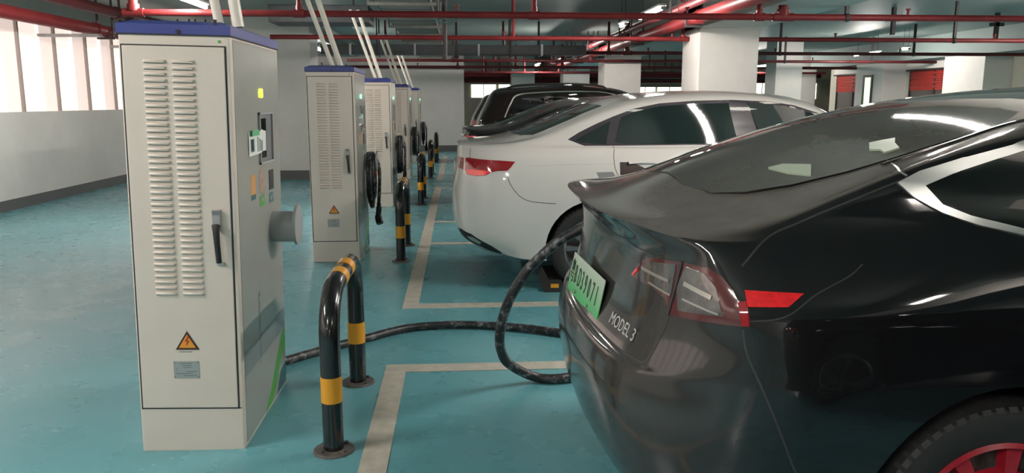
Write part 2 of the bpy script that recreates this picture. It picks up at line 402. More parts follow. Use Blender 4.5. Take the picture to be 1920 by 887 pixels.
# ------------------------------------------------------------------ car bodies
def body_grid(rows, nu=5, nv=4):
    """rows: rings of (u, v, z) from the middle of the tail round the near side to the middle of the nose. Splined both ways and mirrored."""
    A = []
    for r in rows:
        r = np.array(r, float); mir = r[1:-1][::-1].copy(); mir[:, 1] *= -1
        A.append(np.vstack([r, mir]))
    A = np.array(A); n = A.shape[1]
    def cr(a, b, c, d, t): return 0.5*((2*b) + (c-a)*t + (2*a-5*b+4*c-d)*t*t + (3*b-a-3*c+d)*t**3)
    cols = []
    for i in range(n):
        for k in range(nu):
            cols.append(cr(A[:, i-1], A[:, i], A[:, (i+1) % n], A[:, (i+2) % n], k/nu))
    A = np.stack(cols, 1)
    top = A[-2].copy(); N = A.shape[1]; top = top[(-np.arange(N)) % N].copy()
    top = A[-2].copy(); top[:, 1] *= -1
    P = np.concatenate([[2*A[0]-A[1]], A, [top]], 0); out = []
    for j in range(1, P.shape[0]-2):
        for k in range(nv): out.append(cr(P[j-1], P[j], P[j+1], P[j+2], k/nv))
    out.append(P[-2])
    return np.array(out)

class Car:
    def __init__(s, rows, wheels, rw, arch, mats, nu=5, nv=4, parent=None, cut_depth=0.30):
        G = body_grid(rows, nu, nv); J, N = G.shape[:2]
        bm = bmesh.new()
        V = [[bm.verts.new((p[0], -p[1], p[2])) for p in row] for row in G]
        for j in range(J-1):
            for i in range(N):
                i2 = (i+1) % N
                try: bm.faces.new((V[j][i], V[j][i2], V[j+1][i2], V[j+1][i]))
                except ValueError: pass
        bm.faces.new([V[0][i] for i in range(N)])
        bmesh.ops.remove_doubles(bm, verts=bm.verts[:], dist=0.0005)
        bmesh.ops.recalc_face_normals(bm, faces=bm.faces[:])
        if sum(f.calc_area()*f.normal.z for f in bm.faces if f.calc_center_median().z > 1.2) < 0:
            bmesh.ops.reverse_faces(bm, faces=bm.faces[:])
        s.bvh = BVHTree.FromBMesh(bm)
        me = bpy.data.meshes.new('body'); bm.to_mesh(me); bm.free()
        me.materials.append(M[mats[0]]); me.materials.append(M['groove'])
        o = bpy.data.objects.new('body', me); COL.objects.link(o)
        cb = MB()
        for (u, z) in wheels:
            for sg in (-1, 1):
                cb.cyl((u, sg*(0.93-cut_depth), z), (u, sg*1.3, z), arch, 40)
        c = cb.build('cutter', 'groove')
        md = o.modifiers.new('b', 'BOOLEAN'); md.operation = 'DIFFERENCE'; md.object = c; md.solver = 'EXACT'
        dg = bpy.context.evaluated_depsgraph_get(); me2 = bpy.data.meshes.new_from_object(o.evaluated_get(dg))
        o.modifiers.clear(); o.data = me2; bpy.data.objects.remove(c); bpy.data.meshes.remove(me)
        me2.name = 'body'
        mi = []
        for p in me2.polygons:
            ct = p.center; d = 0
            for (u, z) in wheels:
                if math.hypot(ct.x-u, ct.z-z) < arch*1.005 and (abs(p.normal.y) > 0.95 and abs(ct.y) < 0.93-cut_depth+0.02 or (Vector((ct.x-u, 0, ct.z-z)).normalized().dot(p.normal) < -0.9)): d = 1
            if p.normal.z < -0.95: d = 1
            mi.append(d)
        if len(me2.materials) < 2: me2.materials.append(M['groove'])
        me2.polygons.foreach_set('material_index', mi)
        me2.polygons.foreach_set('use_smooth', [True]*len(me2.polygons)); me2.set_sharp_from_angle(angle=R(50))
        s.body = o; s.parent = parent; o.parent = parent
    def cast(s, p, th):
        """p local (u,v,z) near the surface; th: horizontal direction of view in degrees (0 from behind, 90 from the near side), 'top' from above"""
        if th == 'top': d = Vector((0, 0, -1))
        else:
            a = R(th); d = Vector((math.cos(a), math.sin(a), 0))
        q = Vector((p[0], -p[1], p[2])); o = q - d*1.2
        h = s.bvh.ray_cast(o, d)
        if h[0] is None: h = s.bvh.find_nearest(q)
        n = h[1]
        if n.dot(d) > 0: n = -n
        return h[0], n
    def patch(s, name, pts, th, m, off=0.002, thick=0.006, step=0.03, parent=None, fit=False):
        """a panel cut to the outline pts (u,v,z), laid on the body"""
        if th == 'top': ax, ay = Vector((1,0,0)), Vector((0,1,0)); d = Vector((0,0,-1))
        else:
            a = R(th); d = Vector((math.cos(a), math.sin(a), 0)); ax = Vector((math.sin(a), -math.cos(a), 0)); ay = Vector((0,0,1))
        P = [Vector((p[0], -p[1], p[2])) for p in pts]
        p2 = [(p.dot(ax), p.dot(ay)) for p in P]
        bm = bmesh.new(); vs = [bm.verts.new((a, b, 0)) for a, b in p2]
        tris = tessellate_polygon([[Vector((a, b, 0)) for a, b in p2]])
        for t in tris:
            try: bm.faces.new([vs[i] for i in t])
            except ValueError: pass
        bmesh.ops.dissolve_limit(bm, angle_limit=0.01, verts=bm.verts[:], edges=bm.edges[:])
        for k in (0, 1):
            lo = min(q[k] for q in p2); hi = max(q[k] for q in p2); x = lo + step
            while x < hi:
                co = [0,0,0]; co[k] = x; no = [0,0,0]; no[k] = 1
                bmesh.ops.bisect_plane(bm, geom=bm.verts[:]+bm.edges[:]+bm.faces[:], plane_co=co, plane_no=no, dist=1e-5)
                x += step
        base = sum(p.dot(d) for p in P)/len(P); ab = {v: (v.co.x, v.co.y) for v in bm.verts}
        for v in bm.verts:
            q = ax*v.co.x + ay*v.co.y + d*base
            h = s.bvh.ray_cast(q - d*0.9, d)
            if h[0] is None: h = s.bvh.find_nearest(q)
            n = h[1]
            if n.dot(d) > 0: n = -n
            v.co = h[0] + n*off
        if fit:   # one clean sheet of curved glass
            if fit == 'long': q = np.array([[a**k for k in range(7)] + [a**k*b*b for k in range(5)] + [b**4] for a, b in (ab[v] for v in bm.verts)])
            else: q = np.array([[1, a, b, a*a, b*b] for a, b in (ab[v] for v in bm.verts)])
            dd = np.array([v.co.dot(d) for v in bm.verts])
            co = np.linalg.lstsq(q, dd, rcond=None)[0]; f_ = q @ co; f_ = f_ - max(0, np.max(f_ - dd))*(.25 if fit == 'long' else .6)
            for v, x in zip(bm.verts, f_): v.co = ax*ab[v][0] + ay*ab[v][1] + d*float(x)
        bmesh.ops.recalc_face_normals(bm, faces=bm.faces[:])
        if sum(f.normal.dot(d)*f.calc_area() for f in bm.faces) > 0: bmesh.ops.reverse_faces(bm, faces=bm.faces[:])
        be = [e for e in bm.edges if e.is_boundary]
        r = bmesh.ops.extrude_edge_only(bm, edges=be)
        bm.normal_update()
        for v in [g for g in r['geom'] if isinstance(g, bmesh.types.BMVert)]: 
            h = s.bvh.find_nearest(v.co); nn = h[1]
            if nn.dot(d) > 0: nn = -nn
            v.co -= nn*(off+thick)
        bmesh.ops.triangulate(bm, faces=[f for f in bm.faces if len(f.verts) > 4])
        me = bpy.data.meshes.new(name); bm.to_mesh(me); bm.free(); me.materials.append(M[m] if isinstance(m, str) else m)
        me.polygons.foreach_set('use_smooth', [True]*len(me.polygons)); me.set_sharp_from_angle(angle=R(40))
        o = bpy.data.objects.new(name, me); COL.objects.link(o); o.parent = parent or s.parent
        return o
    def strip(s, name, pts, th, m, w=0.005, off=0.0008, n=6, parent=None, hgt=0.0, smooth=True):
        """a narrow ribbon (joint, moulding) following the surface through pts; hgt > 0 makes it a raised moulding"""
        pl = spline([Vector(p) for p in pts], n) if smooth else [Vector(p) for p in pts]
        hs = [s.cast(p, th) for p in pl]; N = len(hs); vs = []; fs = []
        ws = w if isinstance(w, (list, tuple)) else None
        for i, (c, nn) in enumerate(hs):
            t = (hs[min(N-1, i+1)][0] - hs[max(0, i-1)][0])
            if t.length < 1e-6: t = Vector((1,0,0))
            b = t.normalized().cross(nn).normalized()
            ww = (ws[0] + (ws[-1]-ws[0])*i/(N-1)) if ws else w
            e = max(hgt, 0)
            vs += [c + nn*(off-0.004) - b*ww/2, c + nn*(off+e*0.7) - b*ww*0.42, c + nn*(off+e), c + nn*(off+e*0.7) + b*ww*0.42, c + nn*(off-0.004) + b*ww/2]
        for i in range(N-1):
            for k in range(4): fs.append((i*5+k, i*5+k+1, (i+1)*5+k+1, (i+1)*5+k))
        return MB().add(vs, fs).build(name, m, parent or s.parent, smooth=60)

def wheel_parts(parent, u, v, z, r, wd, side, rimmat='rim', covermat=None, spokes=10, treads=True):
    """side -1: near side (outer face at -y)"""
    ri = r*0.69
    y0 = -v if side < 0 else v - 0   # centre plane
    tp = [(ri, -wd/2+0.012), (ri+0.02, -wd/2), (r*0.86, -wd/2-0.004), (r*0.95, -wd/2+0.006), (r*0.985, -wd/2+0.025), (r, -wd/2+0.05), (r*1.0, 0), (r, wd/2-0.05), (r*0.985, wd/2-0.025), (r*0.86, wd/2), (ri, wd/2-0.012)]
    tire = MB().lathe(tp, 'y', (u, -v*1.0 if side < 0 else v, z), 72)
    if treads:
        for k in range(60):
            a = 2*PI*k/60
            c, d = math.cos(a), math.sin(a); yy = (-v if side < 0 else v); o = -1 if side < 0 else 1
            t = Vector((-d, 0, c)); q = Vector((c, 0, d)); ctr = Vector((u, yy, z))
            h = 0.011; pts = []
            for (rr, hh) in ((r*0.94, -wd/2-0.001), (r*0.975, -wd/2+0.007), (r*1.005, -wd/2+0.045), (r*1.006, -wd/2+0.11)):
                for sg in (-1, 1): pts.append(ctr + q*rr + t*h*sg + Vector((0, (hh if side < 0 else -hh), 0)))
            tire.add(pts, [(0,1,3,2), (2,3,5,4), (4,5,7,6)])
    T = tire.build('wheel', 'rubber', parent, smooth=35, fixn=True)
    yy = -v if side < 0 else v; o = -1 if side < 0 else 1
    face = yy + o*(wd/2-0.02)
    rb = MB().lathe([(ri, o*(wd/2-0.012)), (ri-0.012, o*(wd/2-0.006)), (ri-0.022, o*(wd/2-0.03)), (ri-0.04, 0), (ri-0.02, -o*(wd/2-0.02))], 'y', (u, yy, z), 48)
    for k in range(spokes):
        a = 2*PI*k/spokes; c, d = math.cos(a), math.sin(a)
        q = Vector((c, 0, d)); t = Vector((-d, 0, c)); ctr = Vector((u, face, z)); vs = []
        for (rr, hw, dep) in ((0.04, 0.022, -0.01), (ri*0.55, 0.014, 0.0), (ri-0.015, 0.022, -0.012)):
            for sg in (-1, 1):
                vs.append(ctr + q*rr + t*hw*sg + Vector((0, o*dep, 0))); vs.append(ctr + q*rr + t*hw*sg*1.2 + Vector((0, o*(dep-0.03), 0)))
        rb.add(vs, [(0,2,6,4), (4,6,10,8), (0,4,5,1), (4,8,9,5), (2,3,7,6), (6,7,11,10)])
    if rimmat == 'redrim': rb.lathe([(0.0, -o*.004), (ri*.62, -o*.002), (ri*.66, -o*.02)], 'y', (u, face, z), 40)
    rb.lathe([(0.0, o*0.012), (0.035, o*0.010), (0.05, -o*0.01)], 'y', (u, face, z), 20)
    rb.build('rim', rimmat, T, smooth=40)
    MB().lathe([(0.0, 0), (ri-0.03, 0), (ri-0.03, -o*0.01)], 'y', (u, yy + o*0.03, z), 32).build('brake_disc', 'rust', T)
    return T
# ------------------------------------------------------------------ the black saloon in front
def rows_black_saloon():
    F = [.6, .98, 1.4, 2.0, 2.7, 3.3, 3.85]
    def fl(vs, zs): return [(u, v, z) for u, v, z in zip(F, vs, zs)]
    c = lambda x: [x]*7
    return [
     [(.16,0,.2),(.17,.35,.2),(.20,.60,.2),(.30,.78,.2),(.42,.84,.2)] + fl(c(.86), c(.2)) + [(4.3,.80,.2),(4.55,.55,.2),(4.62,0,.2)],
     [(.04,0,.36),(.055,.35,.36),(.10,.62,.36),(.21,.80,.36),(.38,.885,.36)] + fl(c(.90), c(.36)) + [(4.35,.83,.36),(4.62,.55,.36),(4.69,0,.36)],
     [(0,0,.56),(.015,.35,.56),(.065,.62,.56),(.175,.80,.56),(.36,.90,.56)] + fl([.922,.925,.92,.92,.92,.92,.92], c(.56)) + [(4.35,.85,.56),(4.62,.55,.56),(4.69,0,.56)],
     [(.016,0,.67),(.034,.35,.67),(.085,.62,.675),(.184,.789,.69),(.36,.897,.70)] + fl(c(.92), c(.70)) + [(4.35,.83,.66),(4.60,.53,.63),(4.68,0,.62)],
     [(.046,0,.706),(.062,.35,.706),(.104,.615,.712),(.190,.786,.73),(.355,.892,.74)] + fl(c(.918), c(.74)) + [(4.33,.82,.69),(4.59,.52,.65),(4.67,0,.64)],
     [(.086,0,.80),(.101,.35,.80),(.136,.61,.805),(.21,.777,.81),(.35,.882,.82)] + fl([.91,.912,.912,.912,.91,.91,.905], c(.82)) + [(4.32,.81,.73),(4.58,.51,.68),(4.67,0,.66)],
     [(.105,0,.90),(.115,.35,.90),(.15,.61,.90),(.215,.765,.90),(.325,.862,.905)] + fl([.898,.90,.90,.90,.90,.895,.89], c(.905)) + [(4.31,.79,.77),(4.57,.50,.70),(4.66,0,.68)],
     [(.10,0,1.0),(.11,.35,1.0),(.145,.59,1.0),(.205,.735,.995),(.315,.815,.99)] + fl([.855,.87,.87,.87,.87,.865,.85], [.985,.99,.985,.975,.96,.945,.92]) + [(4.3,.77,.81),(4.56,.48,.73),(4.65,0,.71)],
     [(.042,0,1.072),(.056,.35,1.069),(.105,.585,1.066),(.195,.735,1.052),(.33,.775,1.048)] + fl([.80,.825,.832,.835,.835,.825,.78], [1.05,1.05,1.045,1.035,1.02,1.0,.965]) + [(4.28,.72,.84),(4.53,.45,.76),(4.62,0,.74)],
     [(.058,0,1.087),(.072,.35,1.084),(.122,.57,1.082),(.215,.715,1.068),(.36,.752,1.072)] + fl([.765,.785,.795,.80,.80,.79,.72], [1.105,1.105,1.10,1.085,1.07,1.045,.99]) + [(4.22,.60,.89),(4.42,.38,.83),(4.5,0,.81)],
     [(.27,0,1.132),(.29,.31,1.126),(.345,.50,1.117),(.43,.64,1.118),(.52,.71,1.140)] + [(.70,.735,1.205),(.98,.733,1.225),(1.4,.742,1.22),(2.0,.745,1.21),(2.7,.74,1.19),(3.15,.72,1.13),(3.38,.60,1.05)] + [(3.55,.42,1.03),(3.62,.22,1.03),(3.64,0,1.03)],
     [(.72,0,1.303),(.74,.24,1.296),(.79,.40,1.282),(.87,.51,1.280),(.97,.575,1.297)] + [(1.15,.612,1.345),(1.4,.625,1.368),(1.7,.63,1.38),(2.05,.625,1.385),(2.4,.61,1.375),(2.62,.57,1.35),(2.74,.48,1.35)] + [(2.76,.33,1.37),(2.75,.16,1.385),(2.74,0,1.39)],
     [(1.10,0,1.399),(1.13,0,1.402),(1.18,0,1.408),(1.25,0,1.418),(1.33,0,1.425)] + [(1.45,0,1.436),(1.6,0,1.447),(1.78,0,1.455),(1.95,0,1.459),(2.1,0,1.461),(2.2,0,1.462),(2.28,0,1.462)] + [(2.34,0,1.458),(2.38,0,1.455),(2.4,0,1.453)],
    ]
saloon = empty('saloon_car', (0.37, 2.65, 0), 'dusty black electric saloon with a green number plate, plugged in, nearest to the camera', 'car')
T = Car(rows_black_saloon(), [(.978, .335), (3.853, .335)], .335, .385, ['black_paint'], parent=saloon)

wheel_parts(saloon, .978, .79, .335, .335, .235, -1, 'redrim', spokes=9)
wheel_parts(saloon, 3.853, .79, .335, .335, .235, -1, 'redrim', spokes=9, treads=False)
wheel_parts(saloon, .978, .79, .335, .335, .235, 1, 'redrim', spokes=9, treads=False)
wheel_parts(saloon, 3.853, .79, .335, .335, .235, 1, 'redrim', spokes=9, treads=False)
# tail lamps: near one in full, mirrored on the far side
LAMP = [(.124,.443,.905),(.131,.49,.943),(.142,.565,.981),(.189,.712,.998),(.244,.779,.994),(.27,.804,.976),(.29,.829,.948),(.303,.851,.907),(.305,.86,.867),(.241,.807,.863),(.171,.695,.854),(.167,.67,.89),(.149,.606,.904)]
lp = T.patch('tail_lamp', LAMP, 38, 'lamppink', off=.002, thick=.01, step=.02)
tag(lp, 'smoked tail lamp with red surround')
T.patch('lamp_unit', [(.148,.58,.972),(.187,.70,.99),(.18,.69,.905),(.155,.62,.905),(.13,.49,.915)], 35, 'lampgrey', off=.004, thick=.004, step=.02, parent=lp)
T.patch('lamp_unit', [(.2,.73,.988),(.24,.77,.980),(.266,.797,.95),(.283,.82,.885),(.19,.72,.872),(.186,.71,.93)], 40, 'lampgrey', off=.004, thick=.004, step=.02, parent=lp)
T.strip('reflector_bar', [(.14,.53,.945),(.175,.68,.94)], 35, 'lampsilver', w=.010, off=.006, parent=lp)
T.strip('reflector_bar', [(.2,.73,.945),(.262,.79,.925)], 40, 'lampsilver', w=.014, off=.006, parent=lp)
T.strip('reflector_bar', [(.2,.73,.905),(.275,.81,.888)], 40, 'lampsilver', w=.006, off=.006, parent=lp)
T.strip('reflector_bar', [(.15,.58,.915),(.178,.69,.905)], 35, 'lampsilver', w=.006, off=.006, parent=lp)
T.strip('lamp_edge', [(.302,.85,.925),(.306,.862,.89),(.308,.865,.868)], 45, 'lampred', w=.022, off=.004, parent=lp)
T.strip('lamp_edge', [(.135,.50,.935),(.128,.465,.91)], 30, 'lampbright', w=.007, off=.005, parent=lp)
T.strip('lamp_joint', [(.194,.719,.999),(.184,.706,.927),(.17,.693,.853)], 38, 'groove', w=.008, off=.006, parent=lp)
T.patch('tail_lamp', [(a, -b, c) for a, b, c in LAMP], -38, 'lamppink', off=.002, thick=.01, step=.04)
T.patch('side_reflector', [(.314,.838,.951),(.449,.864,.947),(.408,.877,.917),(.317,.856,.914)], 75, 'reflector', off=.003, thick=.006, step=.03)
# panel joints
T.strip('panel_joint', [(.171,.695,.854),(.155,.683,.793),(.139,.67,.738),(.122,.652,.712),(.11,.60,.708),(.085,.50,.705),(.06,.32,.703),(.05,0,.70),(.06,-.32,.703),(.1,-.55,.708)], 20, 'groove', w=.006)
T.strip('panel_joint', [(.315,.807,1.003),(.394,.765,1.067),(.47,.757,1.10),(.545,.753,1.131),(.66,.745,1.175),(.759,.737,1.211)], 60, 'groove', w=.006)
T.strip('panel_joint', [(.305,.862,.86),(.315,.872,.80),(.36,.893,.70),(.40,.908,.60),(.44,.92,.50),(.52,.92,.42),(.60,.91,.39)], 60, 'groove', w=.006)
T.strip('panel_joint', [(.316,.862,.88),(.40,.88,.895),(.475,.878,.945),(.56,.87,.985),(.60,.85,1.01)], 75, 'groove', w=.004)
T.strip('panel_joint', [(1.62,.80,1.06),(1.60,.91,.92),(1.57,.92,.75),(1.44,.92,.55),(1.40,.91,.40)], 90, 'groove', w=.005)
# number plate in its recess
V8 = Vector
pc = (V8((.098,-.235,.845)) + V8((.074,.25,.83)) + V8((.070,-.27,.715)) + V8((.050,.235,.70)))/4
pax = (V8((.098,-.235,0)) - V8((.074,.25,0))).normalized()
pay = (V8((.098,-.235,.845)) - V8((.072,-.26,.71))).normalized(); pay = (pay - pax*pay.dot(pax)).normalized()
paz = pax.cross(pay)
if paz.x > 0: paz = -paz
def plate_rot(ax, ay, az): return Matrix((ax, az, ay)).transposed().to_4x4()
pl = MB().box(-.245, -.002, -.07, .245, .002, .07, bev=.0015).build('number_plate', 'plate', saloon)
pl.matrix_local = Matrix.Translation(pc + paz*.012) @ plate_rot(pax, pay, pax.cross(pay)*-1)
sgn = 1 if (pl.matrix_local.to_3x3() @ Vector((0,-1,0))).dot(paz) > 0 else -1
rx = [(-.205,'\u7ca4'),(-.150,'B'),(-.085,'D'),(-.035,'3'),(.02,'9'),(.075,'0'),(.13,'7'),(.185,'1')]
for x, ch in rx:
    vs, fs = text_mb(ch, .095, .0006)
    b = MB(); b.add([(x*-sgn*-1 + v.x*.62, -sgn*(.0032 + v.z), v.y*1.0) for v in vs], fs)
    b.build('plate_character', 'plate_ink', pl, fixn=False)
for x in (-.10, .10):
    for z in (-.052,):
        MB().cyl((x, -sgn*.002, z), (x, -sgn*.008, z), .006, 10).build('plate_screw', 'lampsilver', pl)
T.patch('plate_recess', [(.1,-.30,.87),(.1,.30,.875),(.08,.335,.72),(.06,-.32,.70)], 0, 'black', off=-.002, thick=.003, step=.06)
# badge lettering
def on_body(name, body, size, p, q, th, m, off=.004):
    P, n = T.cast(p, th); Q, _ = T.cast(q, th)
    ax = (Q-P).normalized(); ay = n.cross(ax).normalized()
    if ay.z < 0: ay = -ay; 
    if ax.cross(ay).dot(n) < 0: ax = -ax
    return text_on(name, body, size, (P+Q)/2 + n*off, ax, ay, m, saloon, ext=.001)
on_body('badge_lettering', 'MODEL 3', .052, (.088,.36,.755), (.118,.575,.757), 20, 'chrome')
# glass, chrome window surround
T.patch('side_window', [(.795,.75,1.19),(.896,.733,1.226),(1.069,.719,1.276),(1.3,.7,1.315),(1.55,.7,1.33),(1.55,.78,1.075),(1.3,.79,1.075),(1.032,.79,1.083),(.904,.777,1.117),(.835,.764,1.145)], 90, 'tglass', off=.001, thick=.004)
T.patch('side_window', [(1.60,.7,1.332),(1.9,.7,1.335),(2.3,.69,1.325),(2.7,.66,1.28),(3.0,.70,1.18),(3.2,.75,1.08),(3.2,.79,1.05),(2.4,.79,1.06),(1.60,.78,1.07)], 90, 'tglass', off=.001, thick=.004, step=.06)
CO = [(.726,.744,1.197),(.787,.733,1.225),(.899,.723,1.256),(1.072,.711,1.298),(1.3,.70,1.338),(1.6,.69,1.355),(1.6,.70,1.335),(1.3,.7,1.317),(1.069,.719,1.276),(.896,.733,1.226),(.795,.75,1.19),(.835,.764,1.145),(.904,.777,1.117),(1.032,.797,1.085),(1.3,.8,1.072),(1.6,.8,1.068),(1.6,.8,1.05),(1.3,.8,1.055),(1.027,.806,1.070),(.915,.786,1.095),(.833,.77,1.124),(.762,.757,1.163)]
tag(T.patch('window_surround', CO, 90, 'chrome', off=.006, thick=.008, step=.03), 'satin chrome window surround')
T.patch('roof_glass', [(.34,0,1.2),(.325,.25,1.17),(.36,.42,1.16),(.427,.50,1.164),(.538,.555,1.187),(.677,.585,1.221),(.80,.592,1.26),(.96,.585,1.304),(1.158,.575,1.35),(1.5,.575,1.37),(2.0,.57,1.39),(2.3,.56,1.39),(2.3,0,1.45),(2.3,-.56,1.39),(2.0,-.57,1.39),(1.5,-.575,1.37),(1.158,-.575,1.35),(.96,-.585,1.304),(.80,-.592,1.26),(.677,-.585,1.221),(.538,-.555,1.187),(.427,-.50,1.164),(.36,-.42,1.16),(.325,-.25,1.17)], 'top', 'roofglass', off=.003, thick=.012, step=.05, fit='long')
T.strip('roof_moulding', [(.76,.608,1.25),(.96,.6,1.304),(1.158,.587,1.35),(1.5,.585,1.37),(1.9,.58,1.39)], 'top', 'black_paint', w=.012, off=.002, hgt=.004)
T.strip('panel_joint', [(.755,.612,1.25),(.76,.66,1.235),(.765,.72,1.215)], 60, 'chrome', w=.006, off=.001)
T.patch('glass_patch', [(.534,.398,1.239),(.572,.41,1.251),(.625,.479,1.252),(.596,.544,1.22),(.559,.48,1.228)], 'top', 'pale_patch', off=.011, thick=.001, step=.03)  # pale green patches laid over the roof glass
T.patch('glass_patch', [(.802,.455,1.31),(.872,.465,1.318),(.852,.50,1.30),(.84,.547,1.287),(.797,.55,1.276),(.80,.52,1.29),(.78,.50,1.281)], 'top', 'pale_patch', off=.011, thick=.001, step=.03)
# charging port and its open flap on the far corner
pp, pn = T.cast((.30,-.83,.93), -50)
pn = pn.normalized()
MB().cyl(pp - pn*.01, pp + pn*.006, .055, 20).build('charge_port', 'groove', saloon)
MB().add([pp + pn*.02 + Vector((-.0,0,.06)), pp + pn*.02 + Vector((.10,.02,.06)), pp + pn*.10 + Vector((.08,.02,.11)), pp + pn*.10 + Vector((-.0,0,.11))], [(0,1,2,3)]).build('charge_flap', 'midgrey', saloon)
# ------------------------------------------------------------------ the white saloon
def rows_white_saloon():
    F = [.62, 1.09, 1.5, 2.05, 2.7, 3.25, 3.82]
    def fl(vs, zs): return [(u, v, z) for u, v, z in zip(F, vs, zs)]
    c = lambda x: [x]*7
    return [
     [(.24,0,.27),(.25,.35,.27),(.25,.56,.28),(.33,.73,.28),(.46,.83,.27)] + fl(c(.875), [.245]+[.22]*6) + [(4.35,.80,.22),(4.62,.55,.22),(4.70,0,.22)],
     [(.10,0,.38),(.105,.35,.38),(.135,.60,.38),(.22,.765,.38),(.37,.865,.38)] + fl(c(.90), c(.38)) + [(4.4,.83,.38),(4.68,.55,.38),(4.76,0,.38)],
     [(.05,0,.50),(.055,.35,.50),(.09,.60,.50),(.17,.775,.50),(.34,.88,.50)] + fl(c(.918), c(.52)) + [(4.42,.85,.52),(4.70,.55,.52),(4.78,0,.52)],
     [(.04,0,.66),(.045,.35,.66),(.08,.60,.66),(.16,.78,.66),(.34,.888,.67)] + fl(c(.925), c(.67)) + [(4.41,.84,.62),(4.69,.54,.60),(4.77,0,.60)],
     [(.055,0,.80),(.06,.35,.80),(.09,.60,.80),(.165,.77,.805),(.34,.88,.81)] + fl(c(.918), c(.81)) + [(4.4,.82,.70),(4.66,.52,.66),(4.75,0,.65)],
     [(.075,0,.90),(.08,.35,.90),(.105,.60,.905),(.175,.757,.91),(.34,.865,.91)] + fl(c(.905), c(.91)) + [(4.38,.80,.76),(4.64,.50,.70),(4.73,0,.68)],
     [(.085,0,1.0),(.09,.35,1.0),(.12,.59,1.0),(.19,.735,1.0),(.34,.835,1.0)] + fl(c(.882), [1.0,1.0,.99,.98,.97,.95,.93]) + [(4.35,.77,.82),(4.62,.48,.74),(4.70,0,.72)],
     [(.095,0,1.07),(.10,.35,1.067),(.135,.57,1.06),(.215,.70,1.05),(.36,.79,1.05)] + fl([.835,.845,.85,.85,.85,.84,.80], [1.06,1.06,1.055,1.055,1.05,1.03,.98]) + [(4.3,.72,.86),(4.58,.45,.77),(4.66,0,.75)],
     [(.115,0,1.095),(.125,.35,1.092),(.17,.54,1.085),(.26,.66,1.08),(.41,.745,1.085)] + fl([.79,.80,.805,.81,.81,.80,.73], [1.095,1.09,1.085,1.085,1.08,1.06,1.0]) + [(4.25,.60,.90),(4.5,.38,.84),(4.56,0,.82)],
     [(.49,0,1.135),(.485,.33,1.13),(.515,.50,1.125),(.60,.61,1.125),(.70,.68,1.145)] + [(.88,.715,1.19),(1.15,.725,1.225),(1.55,.735,1.24),(2.05,.74,1.24),(2.7,.74,1.22),(3.15,.72,1.15),(3.38,.60,1.06)] + [(3.55,.42,1.04),(3.64,.22,1.04),(3.66,0,1.04)],
     [(1.14,0,1.385),(1.14,.25,1.38),(1.17,.40,1.372),(1.23,.50,1.370),(1.30,.56,1.382)] + [(1.42,.60,1.405),(1.62,.615,1.43),(1.88,.62,1.443),(2.15,.62,1.443),(2.45,.60,1.43),(2.68,.56,1.40),(2.84,.48,1.385)] + [(2.88,.33,1.395),(2.87,.16,1.41),(2.86,0,1.415)],
     [(1.42,0,1.455),(1.45,0,1.460),(1.5,0,1.465),(1.57,0,1.470),(1.65,0,1.474)] + [(1.75,0,1.479),(1.85,0,1.484),(1.98,0,1.487),(2.1,0,1.488),(2.25,0,1.486),(2.38,0,1.480),(2.48,0,1.472)] + [(2.54,0,1.466),(2.58,0,1.462),(2.6,0,1.460)],
    ]
def saloon_fittings(C, wglass, joint='groove', full=True):
    C.patch('side_window', [(1.02,.76,1.095),(.955,.76,1.118),(1.145,.73,1.215),(1.225,.73,1.255),(1.18,.76,1.09)], 90, wglass, off=.004, thick=.012, fit=True)
    C.patch('side_window', [(1.245,.75,1.092),(1.31,.72,1.285),(1.40,.70,1.322),(1.60,.69,1.365),(1.85,.68,1.383),(2.12,.68,1.388),(2.17,.76,1.092)], 90, wglass, off=.004, thick=.012, fit=True)
    C.patch('side_window', [(2.36,.76,1.092),(2.27,.68,1.388),(2.45,.68,1.378),(2.62,.68,1.352),(2.80,.68,1.30),(3.02,.70,1.20),(3.2,.74,1.10)], 90, wglass, off=.004, thick=.012, fit=True)
    C.patch('pillar_trim', [(.90,.77,1.123),(.99,.76,1.175),(1.13,.73,1.24),(1.25,.71,1.29),(1.40,.70,1.345),(1.60,.69,1.385),(1.85,.68,1.403),(2.15,.68,1.41),(2.45,.68,1.398),(2.64,.68,1.37),(2.84,.68,1.31),(3.06,.70,1.21),(3.26,.74,1.085),(1.02,.77,1.078)], 90, 'pillar', off=.001, thick=.004, step=.06)
    C.patch('rear_window', [(.53,0,1.14),(.53,-.35,1.14),(.57,-.5,1.14),(.66,-.59,1.16),(.95,-.55,1.28),(1.20,-.48,1.36),(1.14,-.3,1.38),(1.12,0,1.38),(1.14,.3,1.38),(1.20,.48,1.36),(.95,.55,1.28),(.66,.59,1.16),(.57,.5,1.14),(.53,.35,1.14)], 'top', wglass, off=.003, thick=.005, step=.06)
    if full:
        C.strip('panel_joint', [(1.235,.81,1.075),(1.225,.88,.99),(1.24,.91,.90),(1.30,.92,.80),(1.38,.92,.70),(1.45,.92,.55)], 90, joint, w=.005)
        C.strip('panel_joint', [(.45,.9,.86),(.475,.91,.80),(.53,.92,.73),(.60,.92,.69),(.70,.92,.675),(.80,.92,.668)], 90, joint, w=.005)
        C.strip('panel_joint', [(.155,.70,1.055),(.17,.74,1.0),(.165,.76,.93)], 45, joint, w=.004)
        C.strip('panel_joint', [(2.25,.82,1.075),(2.24,.92,.8),(2.25,.92,.4)], 90, joint, w=.005)
white_car = empty('saloon_car', (-.10, 6.575, 0), 'white saloon parked beyond the black charging saloon, rear wheel against a black wheel stop', 'car')
Wc = Car(rows_white_saloon(), [(1.09, .325), (3.82, .325)], .325, .362, ['white_paint'], parent=white_car)
